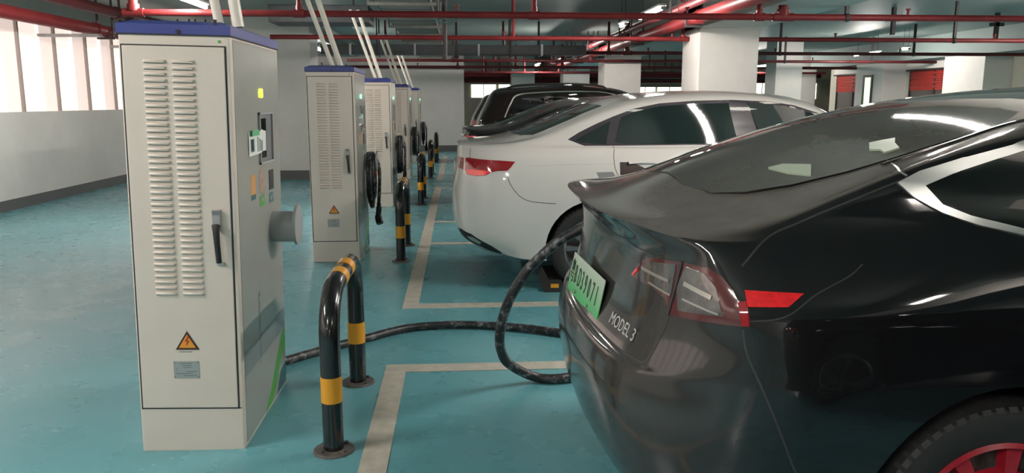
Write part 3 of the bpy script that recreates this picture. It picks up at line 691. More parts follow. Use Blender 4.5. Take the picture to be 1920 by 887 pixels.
for (u, s) in ((1.09, -1), (3.82, -1), (1.09, 1), (3.82, 1)): wheel_parts(white_car, u, .79, .325, .325, .22, s, 'rim', spokes=10, treads=(u < 2 and s < 0))
saloon_fittings(Wc, 'wglass')
WL = [(.137,.72,.985),(.16,.74,.99),(.25,.80,.983),(.38,.87,.977),(.508,.88,.970),(.48,.88,.93),(.455,.88,.905),(.385,.87,.903),(.34,.86,.893),(.30,.84,.868),(.24,.80,.862),(.17,.74,.868),(.145,.72,.90)]
wl = Wc.patch('tail_lamp', WL, 60, 'lampred', off=.004, thick=.008, step=.03); tag(wl, 'dark red tail lamp')
Wc.patch('lamp_glow', [(.165,.74,.905),(.30,.84,.905),(.335,.85,.895),(.295,.84,.872),(.24,.80,.866),(.175,.74,.872)], 60, 'lampbright', off=.006, thick=.003, step=.04, parent=wl)
Wc.patch('tail_lamp', [(.10,.48,.985),(.125,.66,.985),(.13,.69,.90),(.11,.5,.91)], 0, 'lampred', off=.004, thick=.008, step=.05)
Wc.patch('bumper_insert', [(.085,.50,.43),(.13,.62,.445),(.20,.75,.425),(.255,.79,.39),(.33,.83,.345),(.39,.84,.29),(.36,.83,.28),(.28,.78,.30),(.20,.70,.34),(.14,.55,.37)], 40, 'black', off=.003, thick=.006, step=.04)
Wc.patch('bumper_reflector', [(.17,.69,.40),(.215,.75,.40),(.26,.79,.365),(.24,.77,.35),(.19,.70,.375)], 40, 'chrome', off=.006, thick=.004, step=.05)
# door handle, and the dark flap under it
Wc.patch('handle_cup', [(1.37,.90,.962),(1.43,.9,.985),(1.52,.9,.985),(1.58,.9,.955),(1.5,.9,.93),(1.42,.9,.935)], 90, 'white_paint', off=.002, thick=.004, step=.05)
Wc.strip('door_handle', [(1.33,.9,.957),(1.42,.9,.962),(1.52,.9,.960),(1.66,.9,.948)], 90, 'white_paint', w=.026, off=.012, hgt=.012)
Wc.patch('door_patch', [(1.27,.9,.963),(1.345,.9,.962),(1.42,.9,.935),(1.50,.9,.895),(1.42,.9,.86),(1.27,.9,.85)], 90, mat('dark_maroon_film', (.028,.012,.010), .5), off=.004, thick=.004, step=.05)
Wc.strip('side_crease', [(.60,.91,.945),(.9,.91,.953),(1.22,.9,.955)], 90, 'white_paint', w=.012, off=.0, hgt=.002)
MB().box(.06, -.22, .80, .075, .22, .93, bev=.003).build('number_plate', 'plate', white_car)

# ------------------------------------------------------------------ the black saloon beyond it, and the two dark hatchbacks
black2 = empty('saloon_car', (-.04, 10.42, 0), 'near-black saloon on the far side of the white saloon, only its roof and tail showing', 'car')
Bc = Car([[(u, v, z*.985) for u, v, z in r] for r in rows_white_saloon()], [(1.09, .325), (3.82, .325)], .325, .362, ['dark_paint'], parent=black2, nu=4, nv=3)
for (u, s) in ((1.09, -1), (3.82, -1), (1.09, 1), (3.82, 1)): wheel_parts(black2, u, .79, .325, .325, .22, s, 'rim', spokes=7, treads=False)
saloon_fittings(Bc, 'wglass', full=False)
Bc.patch('tail_lamp', [(.137,.70,.985),(.25,.80,.983),(.42,.87,.97),(.36,.86,.87),(.24,.80,.855),(.15,.70,.865)], 55, 'lampbright', off=.004, thick=.008, step=.05)
Bc.patch('tail_lamp', [(.10,.30,.985),(.125,.66,.985),(.13,.69,.87),(.11,.34,.89)], 0, 'lampred', off=.004, thick=.008, step=.06)
Bc.strip('trunk_moulding', [(.09,-.3,.985),(.088,0,.985),(.095,.3,.985),(.12,.56,.985)], 0, 'chrome', w=.03, off=.003, hgt=.008)
MB().box(.045, -.22, .70, .06, .22, .83, bev=.003).build('number_plate', 'plate', black2)

def rows_tall(H=1.70):
    F = [.60, .98, 1.45, 2.05, 2.7, 3.25, 3.80]
    def fl(vs, zs): return [(u, v, z) for u, v, z in zip(F, vs, zs)]
    c = lambda x: [x]*7
    k = H/1.70
    R_ = [
     [(.22,0,.30),(.22,.35,.30),(.24,.60,.30),(.32,.76,.30),(.44,.86,.30)] + fl(c(.89), c(.27)) + [(4.3,.82,.27),(4.55,.55,.27),(4.62,0,.27)],
     [(.05,0,.45),(.055,.35,.45),(.085,.62,.45),(.19,.79,.45),(.36,.90,.45)] + fl(c(.935), c(.45)) + [(4.38,.85,.45),(4.64,.55,.45),(4.70,0,.45)],
     [(.02,0,.62),(.03,.35,.62),(.06,.62,.62),(.16,.81,.62),(.34,.92,.62)] + fl(c(.95), c(.62)) + [(4.38,.86,.62),(4.64,.55,.62),(4.70,0,.62)],
     [(.04,0,.78),(.05,.35,.78),(.08,.62,.78),(.17,.81,.78),(.34,.915,.78)] + fl(c(.95), c(.78)) + [(4.36,.84,.76),(4.62,.54,.74),(4.68,0,.72)],
     [(.07,0,.92),(.08,.35,.92),(.11,.62,.92),(.19,.80,.92),(.35,.90,.92)] + fl(c(.935), c(.92)) + [(4.34,.82,.86),(4.60,.52,.82),(4.66,0,.80)],
     [(.10,0,1.03),(.11,.35,1.03),(.14,.62,1.03),(.22,.78,1.03),(.37,.865,1.03)] + fl(c(.90), c(1.03)) + [(4.3,.78,.95),(4.56,.48,.90),(4.62,0,.88)],
     [(.13,0,1.12),(.14,.35,1.12),(.17,.60,1.12),(.26,.74,1.12),(.42,.82,1.12)] + fl([.855,.86,.86,.86,.86,.85,.80], c(1.11)) + [(4.2,.66,1.0),(4.42,.4,.96),(4.5,0,.94)],
     [(.24,0,1.33),(.25,.33,1.33),(.29,.56,1.33),(.37,.67,1.33),(.52,.73,1.33)] + [(.75,.755,1.33),(1.1,.76,1.33),(1.5,.765,1.33),(2.05,.77,1.33),(2.7,.765,1.30),(3.05,.74,1.24),(3.3,.62,1.14)] + [(3.5,.42,1.10),(3.58,.22,1.10),(3.60,0,1.10)],
     [(.40,0,1.58),(.41,.30,1.575),(.46,.50,1.56),(.55,.60,1.55),(.70,.655,1.555)] + [(.9,.68,1.57),(1.2,.69,1.595),(1.5,.69,1.61),(1.9,.68,1.61),(2.25,.66,1.59),(2.5,.62,1.56),(2.68,.54,1.53)] + [(2.74,.38,1.54),(2.74,.18,1.55),(2.73,0,1.555)],
     [(.60,0,1.635),(.65,0,1.64),(.75,0,1.65),(.86,0,1.66),(1.0,0,1.67)] + [(1.15,0,1.68),(1.35,0,1.69),(1.55,0,1.695),(1.75,0,1.695),(1.95,0,1.685),(2.12,0,1.67),(2.25,0,1.655)] + [(2.33,0,1.645),(2.37,0,1.64),(2.4,0,1.635)],
    ]
    return [[(u, v, z if z < .8 else .8 + (z-.8)*(H-.8)/.895) for u, v, z in r] for r in R_]
def tall_car(loc, label, H, paint, rails=True):
    e = empty('sport_utility_car', loc, label, 'car')
    c = Car(rows_tall(H), [(.98, .36), (3.75, .36)], .36, .41, [paint], parent=e, nu=4, nv=4)
    for (u, s) in ((.98, -1), (3.75, -1), (.98, 1), (3.75, 1)): wheel_parts(e, u, .81, .36, .36, .23, s, 'rim', spokes=5, treads=False)
    q = lambda z: .8 + (z-.8)*(H-.8)/.895
    c.patch('side_window', [(.62,.76,q(1.20)),(.80,.72,q(1.47)),(1.20,.7,q(1.52)),(1.28,.78,q(1.14)),(.80,.8,q(1.14))], 90, 'tglass', off=.003, thick=.005, step=.06)
    c.patch('side_window', [(1.34,.78,q(1.14)),(1.28,.7,q(1.52)),(2.0,.7,q(1.53)),(2.02,.78,q(1.14))], 90, 'tglass', off=.003, thick=.005, step=.06)
    c.patch('side_window', [(2.08,.78,q(1.14)),(2.06,.7,q(1.53)),(2.45,.68,q(1.48)),(2.85,.7,q(1.30)),(3.05,.74,q(1.15))], 90, 'tglass', off=.003, thick=.005, step=.06)
    c.strip('window_moulding', [(.55,.8,q(1.13)),(.66,.76,q(1.36)),(.78,.7,q(1.50)),(1.2,.7,q(1.545)),(1.8,.7,q(1.56)),(2.3,.68,q(1.535)),(2.7,.68,q(1.41))], 90, 'chrome', w=.025, off=.003, hgt=.006)
    c.patch('rear_window', [(.2,-.58,q(1.20)),(.2,.58,q(1.20)),(.33,.50,q(1.50)),(.33,-.50,q(1.50))], 0, 'wglass', off=.003, thick=.005, step=.08)
    c.patch('tail_lamp', [(.12,.60,q(1.0)),(.35,.88,q(1.0)),(.40,.9,q(.9)),(.12,.60,q(.86))], 45, 'lampred', off=.004, thick=.008, step=.06)
    c.patch('tail_lamp', [(.12,-.60,q(1.0)),(.35,-.88,q(1.0)),(.40,-.9,q(.9)),(.12,-.60,q(.86))], -45, 'lampred', off=.004, thick=.008, step=.06)
    MB().box(.055, -.22, .70, .07, .22, .83, bev=.003).build('number_plate', 'plate', e)
    if rails:
        for s in (-1, 1):
            P = [Vector((u, s*v, q(z))) for u, v, z in ((.62,.60,1.60),(.75,.61,1.655),(1.2,.63,1.68),(1.8,.62,1.685),(2.2,.60,1.65),(2.3,.59,1.61))]
            MB().tube(spline(P, 5), .016, 8).build('roof_rail', 'black', e, smooth=60)
    return c
tall_car((.22, 14.15, 0), 'dark brown estate-roofed car, tallest in the row, beyond the black saloon', 1.70, 'brown_paint')
tall_car((.20, 18.0, 0), 'black hatchback at the far end of the parking row with a lit red tail lamp', 1.62, 'dark_paint', rails=False)
tall_car((.75, -1.35, 0), 'unseen black car added beside the camera to darken the flank of the charging saloon', 1.62, 'dark_paint', rails=False)  # out-of-view car, added so the black saloon's flank reflects dark
# ------------------------------------------------------------------ charging cabinets
CW, CD, CH = .405, .78, 1.65
def louver():
    b = MB(); w2 = .041
    prof = [(0, 0), (-.004, -.0005), (-.0085, .002), (-.0095, .006), (-.006, .0105), (0, .0115)]
    n = len(prof)
    xs = [-w2, -w2+.006, w2-.006, w2]; vs = []
    for k, x in enumerate(xs):
        f = .35 if k in (0, 3) else 1
        for (y, z) in prof: vs.append((x, y*f, z))
    fs = []
    for k in range(3):
        for j in range(n-1): fs.append((k*n+j, (k+1)*n+j, (k+1)*n+j+1, k*n+j+1))
    fs += [tuple(range(n)), tuple(3*n+j for j in reversed(range(n)))]
    b.add(vs, fs); b.add([(-w2+.004, -.0012, -.002), (w2-.004, -.0012, -.002), (w2-.004, -.0012, .0005), (-w2+.004, -.0012, .0005)], [(0,1,2,3)], 1)
    return b
def charger(loc, label, led, full=True, holstered=True):
    t = empty('charging_cabinet', loc, label, 'charging station')
    c = MB().box(0, 0, .0, CW, CD, CH, bev=.006)
    cb = c.build('cabinet_body', 'cab', t)
    MB().box(CW-.001, .035, .02, CW+.002, CD-.004, CH-.01, bev=.001).build('front_panel', 'cabside', t)
    # blue lid with sloping edges
    o = .006
    lid = MB(); z0, z1, z2 = CH+.001, CH+.036, CH+.052; i_ = .04
    vs = [(-o,-o,z0),(CW+o,-o,z0),(CW+o,CD+o,z0),(-o,CD+o,z0),(-o,-o,z1),(CW+o,-o,z1),(CW+o,CD+o,z1),(-o,CD+o,z1),(i_,i_,z2),(CW-i_,i_,z2),(CW-i_,CD-i_,z2),(i_,CD-i_,z2)]
    lid.add(vs, [(3,2,1,0),(0,1,5,4),(1,2,6,5),(2,3,7,6),(3,0,4,7),(4,5,9,8),(5,6,10,9),(6,7,11,10),(7,4,8,11),(8,9,10,11)])
    L_ = lid.build('lid', 'blue', t)
    MB().box(-.004, -.004, CH-.004, CW+.004, CD+.004, CH+.001).build('lid_joint', 'groove', L_)
    MB().cyl((.22, -.010, CH+.010), (.22, .0, CH+.010), .008, 12).build('lid_lock', 'black', L_)
    MB().cyl((.345, .03, CH+.045), (.345, .03, CH+.06), .008, 10).build('lid_bolt', 'black', L_)
    # door with louvres
    d = MB().box(.012, -.005, .188, .385, .002, 1.607, bev=.003).build('door', 'cab', t)
    MB().box(.006, -.0012, .182, .391, .002, 1.612).build('door_joint', 'groove', t)
    zs = [1.545 - k*(1.545-.655)/38 for k in range(39)]
    if full:
        lm = None
        for cx in (.128, .232):
            for z in zs:
                if lm is None:
                    o_ = louver().build('louver', ['cab', 'groove'], d, smooth=40, fixn=False); lm = o_
                else:
                    o_ = lm.copy(); COL.objects.link(o_)
                o_.location = (cx, -.005, z)
    else:
        b = MB(); src = louver()
        for cx in (.128, .232):
            for z in zs: b.add([(x+cx, y-.005, zz+z) for x, y, zz in src.v], src.f); b.m = b.m[:-len(src.f)] + src.m
        lv = b.build('louvers', ['cab', 'groove'], d, fixn=False); lv['kind'] = 'stuff'
    h = MB().box(.318, -.022, .925, .349, -.004, .995, bev=.003).build('handle_plate', 'lightgrey', t)
    MB().box(.320, -.024, .976, .346, -.021, .992).build('handle_lock', 'midgrey', h)
    hb = MB().tube([(.334, -.024, .935), (.336, -.034, .915), (.339, -.036, .86), (.343, -.034, .79)], [.017, .013, .0115, .011], 10)
    hb.build('door_handle', 'black', t, smooth=50)
    MB().box(.329, -.012, .775, .357, -.004, .787).build('handle_rest', 'steel', t)
    # warning triangle and maker's plate
    tr = MB().prism([(.152,.432),(.244,.432),(.198,.508)], -.0075, -.005).build('warning_sign', 'warnink', t)
    MB().prism([(.165,.440),(.231,.440),(.198,.495)], -.0082, -.0074).build('sign_face', 'warn', tr)
    MB().prism([(.201,.488),(.188,.466),(.197,.467),(.194,.446),(.208,.470),(.199,.469),(.206,.486)], -.0089, -.0081).build('sign_bolt', mat('bolt_red', (.45,.05,.02), .5) if 'bolt_red' not in bpy.data.materials else bpy.data.materials['bolt_red'], tr)
    if full:
        MB().box(.165, -.0056, .421, .215, -.005, .424).build('sign_caption', 'midgrey', tr)
    lb = MB().box(.140, -.0065, .313, .240, -.005, .384, bev=.0006).build('rating_plate', 'label' if full else 'cab', t)
    if full:
        lines = MB()
        for k, (a, b2) in enumerate(((.165,.212),(.175,.210),(.178,.208),(.150,.156),(.188,.232),(.150,.215),(.178,.230))):
            lines.box(a, -.0071, .374-k*.0085, b2, -.0065, .3765-k*.0085)
        lines.build('plate_print', 'midgrey', lb)
        for a in (.145, .235):
            for z in (.318, .379): MB().cyl((a, -.0075, z), (a, -.006, z), .0025, 8).build('rivet', 'lampsilver', lb)
    MB().cyl((.366, -.002, 1.628), (.366, .002, 1.628), .0055, 10).build('door_led', 'green', t)
    MB().box(.005, -.0008, .1835, .40, .002, .1865).build('base_joint', 'groove', t)
    X = CW + .002
    # user side: lamp, screen, stickers, prints
    MB().box(X, .415, 1.425, X+.006, .458, 1.462, bev=.004).build('status_led', led, t)
    sc = MB().box(X-.001, .38, 1.145, X+.0015, .61, 1.358).build('screen_recess', 'midgrey', t)
    MB().box(X+.0015, .375, 1.14, X+.010, .385, 1.362).box(X+.0015, .605, 1.14, X+.010, .615, 1.362).box(X+.0015, .375, 1.353, X+.010, .615, 1.362).box(X+.0015, .375, 1.14, X+.010, .615, 1.148).build('screen_rim', 'lightgrey', sc)
    MB().box(X+.001, .39, 1.165, X+.004, .50, 1.335).build('screen', 'screen', sc)
    if full:
        pp_ = MB(); N_ = 10; vs = []
        for k in range(N_+1):
            yy = .205 + .24*k/N_; xx = X + .003 + .012*math.sin(PI*k/N_) + (.02 if k == N_ else 0)*.6
            vs += [(xx, yy, 1.185 + .012*k/N_), (xx, yy, 1.285 + .006*math.sin(k))]
        pp_.add(vs, [(2*k, 2*k+2, 2*k+3, 2*k+1) for k in range(N_)])
        pa = pp_.build('paper_notice', 'paper', t)
        MB().box(X+.0125, .215, 1.268, X+.0165, .33, 1.292).build('notice_header', 'papergreen', pa)
        nt_ = MB()
        for k in range(4): nt_.box(X+.0145, .30+k*.024, 1.20, X+.0165, .305+k*.024, 1.262-k*.006)
        nt_.box(X+.0125, .225, 1.205, X+.0155, .245, 1.255)
        nt_.build('notice_print', 'tealprint', pa)
    MB().box(X, .225, 1.02, X+.001, .30, 1.105, bev=.0004).build('sticker', 'orange', t)
    MB().box(X, .225, 1.00, X+.0012, .30, 1.022).build('sticker', 'tealprint', t)
    MB().lathe([(0, .0012), (1, .0012), (1, 0)], 'x', (0,0,0), 24)
    st = MB(); vs = [(X+.001, .41 + .045*math.cos(a), 1.065 + .058*math.sin(a)) for a in [2*PI*k/24 for k in range(24)]]
    st.add(vs, [tuple(range(24))]); st.build('round_sticker', 'pinkst', t)
    MB().box(X, .54, 1.012, X+.003, .62, 1.10).build('card_reader', 'groove', t)
    s1 = MB().box(X, .365, .955, X+.001, .45, 1.002).build('sticker', 'green', t)
    MB().box(X+.001, .385, .978, X+.0016, .43, .995).build('sticker_print', 'lightgrey', s1)
    s2 = MB().box(X, .535, .952, X+.001, .615, .998).build('sticker', 'tealprint', t)
    MB().prism([(.55,.975),(.575,.955),(.60,.99)], X+.001, X+.0016, 'x').build('sticker_print', 'lightgrey', s2)
    MB().box(X, .036, .30, X+.0008, CD-.005, .405).build('printed_band', 'greyband', t)
    MB().prism([(.70,.285),(CD-.006,.30),(CD-.006,.20),(.74,.20),(.67,.17),(.54,.06),(.47,.022),(.36,.022),(.46,.09),(.60,.20)], X, X+.0009, 'x').build('printed_leaf', 'green', t)
    MB().prism([(.66,.11),(CD-.006,.12),(CD-.006,.022),(.585,.022)], X, X+.0009, 'x').build('printed_leaf', 'tealprint', t)
  
    # vertical rows of small lettering too blurred to read: short dashes
    tb = MB(); rr = random.Random(3)
    z = .592
    while z > .255:
        hgt = .006 + rr.random()*.006
        tb.box(X+.0008, .298, z-hgt, X+.0014, .312 if rr.random() < .7 else .306, z); z -= hgt + .004 + (.012 if rr.random() < .12 else 0)
    z = .585
    while z > .28:
        hgt = .004; tb.box(X+.0008, .280, z-hgt, X+.0013, .285, z); z -= .0075
    tb.build('small_print', 'midgrey', t)
    # cable hanger spool
    sp_ = MB().cyl((X, .60, .835), (X+.105, .60, .835), .072, 32).build('cable_spool', 'lightgrey', t, smooth=40)
    MB().cyl((X+.105, .60, .845), (X+.118, .60, .845), .094, 36).build('spool_flange', 'lightgrey', sp_, smooth=40)
    return t
CH_Y = [3.10, 6.93, 10.62, 14.45, 18.2]
chl = ['grey blue-lidded charging cabinet with a yellow light, nearest the camera',
       'second grey charging cabinet from the camera, with a coiled cable on its side',
       'third grey charging cabinet, between the second one and the darker fourth',
       'fourth grey charging cabinet from the camera, in the row before the far wall',
       'farthest and smallest charging cabinet, last before the far wall']
for k, y in enumerate(CH_Y):
    c = charger((-1.29, y, 0), chl[k], 'yellowled' if k == 0 else 'greenled', full=k < 2)
    if k == 0: c.rotation_euler.y = R(1.2); c.location.z = 0.0
    c['group'] = 'charging cabinets in a row'

# coiled charging cables hanging on the other cabinets
def coil(k, y):
    t = empty('charging_cable', (-1.29+CW, y, 0), ['', 'black coiled charging cable hanging on the second cabinet, behind the second guard', 'black coiled cable and plug on the side of the third cabinet', 'black coiled cable hanging on the fourth cabinet', 'black coiled cable on the farthest cabinet'][k], 'cable', 'coiled cables on the cabinets')
    rr = random.Random(k*5+1); pts = []
    turns = 5
    for i in range(turns*16+1):
        a = 2*PI*i/16; q = i/(turns*16)
        ry = .15 + .03*math.sin(a*.37+k); rz = .235 + .03*math.sin(a*.31+k*2)
        zc = .915 - rz
        pts.append((.030 + .050*q + .012*math.sin(a*.5), .60 + ry*math.sin(a), zc + rz*math.cos(a)))
    MB().tube(pts, .0165, 8).build('cable_coil', 'cable', t, smooth=60)
    e = [pts[-1], (.13, .62, .80), (.135, .56, .6), (.13, .50, .45)]
    MB().tube(spline(e, 6), .0165, 8).build('cable_end', 'cable', t, smooth=60)
    g = MB().tube(spline([(.13,.50,.46),(.13,.50,.40),(.125,.49,.33),(.14,.46,.27)], 4), [.02]*3+[.026]*5+[.034]*5, 12)
    g.tube(spline([(.13,.53,.42),(.13,.56,.37),(.13,.53,.31)], 4), .013, 8)
    g.build('charging_plug', 'black', t, smooth=60)
    return t
for k in (1, 2, 3, 4): coil(k, CH_Y[k])

# white conduits from the cabinet tops up to the tray
def conduit(name, pts, r, label): 
    return tag(MB().tube(pts, r, 12).build('conduit', 'white_pipe', smooth=60), label, 'pipe', 'white conduits above the cabinets')
for k, y in enumerate(CH_Y):
    xb = -.93 if k == 0 else -1.06; xt = -1.06 if k == 0 else -1.36
    nm = ['nearest', 'second', 'third', 'fourth', 'farthest'][k]
    conduit('conduit', [(xb-.05, y+.34, 1.704), (xt-.06, y+.34, 2.60)], .02, 'left white conduit rising from the lid of the %s charging cabinet' % nm)
    conduit('conduit', [(xb+.02, y+.36, 1.704), (xt+.04, y+.36, 2.60)], .024, 'right white conduit rising from the lid of the %s charging cabinet' % nm)

# hooped guards
def guard(y, label):
    t = empty('guard_rail', (-.52, y, 0), label, 'guard rail', 'striped hooped guards before the cabinets')
    Lg, H, r, b = .79, .655, .0415, .19
    path = [(0,0,.0),(0,0,.15),(0,0,.3),(0,0,H-b)]
    for k in range(1, 9): a = PI/2*k/8; path.append((0, b - b*math.cos(a), H-b + b*math.sin(a)))
    for k in range(1, 9): a = PI/2*k/8; path.append((0, Lg-b + b*math.sin(a), H-b + b*math.cos(a)))
    path += [(0,Lg,.3),(0,Lg,.15),(0,Lg,0)]
    MB().tube(path, r, 24).build('guard_tube', 'blackgloss', t, smooth=50)
    for yy in (0, Lg):
        MB().tube([(0,yy,.212),(0,yy,.318)], r+.0012, 24).build('yellow_band', 'yellow', t, smooth=50)
        MB().lathe([(0,.012),(.04,.012),(.078,.010),(.083,.004),(.083,0)], 'z', (0,yy,0), 28).build('base_flange', 'rust', t, smooth=40)
        for k in range(4):
            a = PI/4 + k*PI/2; MB().cyl((.062*math.cos(a), yy+.062*math.sin(a), .008), (.062*math.cos(a), yy+.062*math.sin(a), .02), .009, 6).build('anchor_bolt', 'rust', t)
    MB().tube([(0,.235,H),(0,.33,H)], r+.0012, 24).build('yellow_band', 'yellow', t, smooth=50)
    MB().tube([(0,.42,H),(0,.52,H)], r+.0012, 24).build('yellow_band', 'yellow', t, smooth=50)
    return t
g0 = guard(3.06, 'black and yellow hooped guard, nearest the camera, beside the first cabinet')
for k, y in enumerate((6.92, 10.76, 14.6, 18.4)):
    copy_tree(g0, loc=(-.52, y, 0), label=['second black and yellow hooped guard, beside the second cabinet', 'third black and yellow hooped guard, left of the white saloon tail', 'fourth hooped guard, beside the fourth cabinet', 'farthest hooped guard, small, before the far wall'][k])

# the cable in use: along the floor, looped up to the charging port of the black saloon
cp = [(-1.10,3.95,.03),(-.94,4.14,.026),(-.75,4.34,.026),(-.55,4.53,.026),(-.28,4.74,.026),(.12,4.76,.026),(.6,4.56,.026),(.86,4.25,.026),(.80,3.92,.026),(.523,3.775,.026),(.375,3.79,.028),(.24,3.74,.115),(.197,3.70,.195),(.187,3.66,.288),(.205,3.63,.40),(.25,3.60,.52),(.33,3.575,.645),(.44,3.55,.755),(.545,3.535,.82),(.62,3.50,.865)]
t = empty('charging_cable', (0,0,0), 'scuffed black charging cable from the nearest cabinet, looped over the floor into the black saloon', 'cable')
MB().tube(spline(cp, 8), .024, 14).build('cable_run', 'cable', t, smooth=60)
q = spline([(.575,3.525,.838),(.62,3.50,.868),(.66,3.475,.895),(.695,3.45,.915)], 5)
MB().tube(q, [.027+.001*i for i in range(6)]+[.034]*(len(q)-6), 14).build('plug_body', 'midgrey', t, smooth=60)
MB().tube(spline([(.63,3.50,.87),(.60,3.47,.83),(.62,3.45,.78),(.68,3.45,.79)], 5), .011, 10).build('plug_grip', 'lightgrey', t, smooth=60)
MB().tube(spline([(.56,3.56,.80),(.60,3.58,.88),(.66,3.56,.94),(.69,3.50,.95)], 5), .007, 8).build('release_lead', 'lightgrey', t, smooth=60)

# wheel stops
def wheel_stop(x, y, label):
    t = empty('wheel_stop', (x, y, 0), label, 'wheel stop', 'rubber wheel stops')
    MB().prism([(-.075,0),(.075,0),(.05,.095),(-.045,.095)], -.26, .26, 'y').build('rubber_block', 'rubber', t)
    MB().box(-.03, -.263, .035, .03, -.259, .065).build('yellow_patch', 'yellow', t)
    return t
wheel_stop(.70, 5.94, 'black wheel stop with yellow patches behind the near rear wheel of the white saloon')
# ------------------------------------------------------------------ services under the ceiling
def cross_pipe(y, z, x0, x1, r, m, label, droppers, hangers, zc=ZC):
    t = empty('sprinkler_pipe', ((x0+x1)/2, y, z), label, 'pipe'); ox = (x0+x1)/2
    MB().cyl((x0-ox, 0, 0), (x1-ox, 0, 0), r, 14).build('pipe_run', m, t, smooth=50)
    for (x, rr) in droppers:
        if abs(x) > 90: continue
        MB().cyl((x-ox, 0, 0), (x-ox, 0, zc-z), rr, 10).build('pipe_riser', m, t, smooth=50)
        MB().cyl((x-ox-rr*2.2, 0, 0), (x-ox+rr*2.2, 0, 0), r*1.25, 12).cyl((x-ox, 0, r*.5), (x-ox, 0, r*2.4), rr*1.3, 12).build('pipe_tee', m, t, smooth=50)
    for x in hangers:
        o = MB().box(x-ox-.02, -.02, r, x-ox+.02, .02, zc-z); o.lathe([(r+.004, -.02), (r+.012, -.02), (r+.012, .02), (r+.004, .02)], 'x', (x-ox,0,0), 14, closed=True)
        o.build('pipe_hanger', 'darkpipe', t)
    n = int((x1-x0)/2.6)
    for k in range(n):
        x = x0 + .9 + k*2.6
        MB().cyl((x-ox, 0, r), (x-ox, 0, r+.05), .014, 8).cyl((x-ox, 0, r+.05), (x-ox, 0, r+.065), .028, 10).build('sprinkler_head', m, t)
    return t
cross_pipe(9.10, 2.35, -3.50, 12.0, .037, 'red', 'nearest crosswise red ceiling pipe, in front of the second light', [(-3.50,.05),(-1.73,.028),(.86,.028),(3.44,.028),(3.72,.055)], [4.47, 8.2])
cross_pipe(12.35, 2.35, -2.79, 12.0, .034, 'red', 'second crosswise red ceiling pipe from the camera', [(.85,.026),(3.48,.026),(3.78,.05)], [4.58, 7.85])
cross_pipe(15.95, 2.35, -2.3, 12.0, .034, 'darkred', 'third crosswise ceiling pipe, dark red, beside the grey duct', [(-1.4,.024),(.9,.024),(3.0,.026),(3.38,.045)], [1.6, 6.5, 9.3])
cross_pipe(19.3, 2.36, -2.6, 12.0, .034, 'darkred', 'fourth crosswise ceiling pipe, just before the second row of pillars', [(-.1,.024),(1.2,.024),(2.3,.024),(3.2,.04)], [6.2, 8.0, 10.2])
cross_pipe(22.3, 2.33, -4.6, 11.4, .04, 'darkred', 'dark crosswise pipe lying just above the middle wall', [(0.0,.026),(1.6,.026),(2.9,.04)], [6.8, 9.0])
cross_pipe(25.4, 2.30, .2, 11.9, .035, 'darkred', 'first thin crosswise pipe behind the middle wall', [(.8,.026),(2.1,.03),(3.2,.03)], [5.5, 8.6])
cross_pipe(27.0, 2.36, .2, 11.9, .035, 'darkpipe', 'black crosswise pipe deep in the hall', [(1.2,.026),(2.8,.03)], [5.8, 9.6])
cross_pipe(29.2, 2.33, .2, 13.5, .08, 'red', 'thick red crosswise pipe deep in the hall, upper of the far group', [(1.5,.03),(3.0,.04)], [6.5, 11])
cross_pipe(30.4, 2.26, .2, 13.5, .07, 'darkred', 'thick dark red pipe in the far group, above the far windows', [(2.2,.03)], [7.5])
cross_pipe(31.6, 2.20, .2, 13.5, .08, 'red', 'lowest thick red pipe before the far wall windows', [(1.1,.03)], [8.5])
for k, (y, z) in enumerate(((24.2, 2.42), (26.2, 2.45), (28.0, 2.2))):
    cross_pipe(y, z, 4.9, 11.9, .022, 'darkpipe', 'thin black conduit right of the pillars, %s' % ['nearest of three', 'middle of three', 'farthest of three'][k], [], [6.3, 9.1])
# mains running along the hall left of the pillars
def long_pipe(x, z, y0, y1, r, m, label, hz=None):
    t = empty('main_pipe', (x, (y0+y1)/2, z), label, 'pipe'); oy = (y0+y1)/2
    MB().cyl((0, y0-oy, 0), (0, y1-oy, 0), r, 18).build('pipe_run', m, t, smooth=50)
    y = y0 + 1.2
    while y < y1:
        MB().cyl((0, y-oy-.05, 0), (0, y-oy+.05, 0), r*1.18, 18).build('pipe_coupling', m, t, smooth=50)
        MB().box(-r*1.4, y-oy+.3, -r-.03, r*1.4, y-oy+.36, -r).box(-r*1.4, y-oy+.31, -r-.03, -r*1.4+.02, y-oy+.35, ZC-z).box(r*1.4-.02, y-oy+.31, -r-.03, r*1.4, y-oy+.35, ZC-z).build('pipe_hanger', 'darkpipe', t)
        y += 3.5
    return t
long_pipe(3.25, 2.52, 6.0, 32.0, .085, 'red', 'thick red main pipe running away beside the pillars, right one')
long_pipe(2.98, 2.62, 6.0, 32.0, .05, 'darkred', 'thinner dark red main pipe running away beside the pillars, left one')
long_pipe(-5.25, 2.43, 4.0, 22.0, .085, 'red', 'thick red pipe running over the left windows')
long_pipe(-4.93, 2.66, 4.0, 22.0, .075, 'darkred', 'dark red pipe just above the thick pipe over the left windows')
# bracket plates under the left pipes
for k, y in enumerate((11.6, 13.9)):
    tag(MB().box(-5.78, y, 2.28, -4.95, y+.10, 2.32).build('pipe_bracket', 'steel'), 'grey bracket under the left wall pipes, %s one' % ('nearer' if k == 0 else 'farther'), 'bracket')
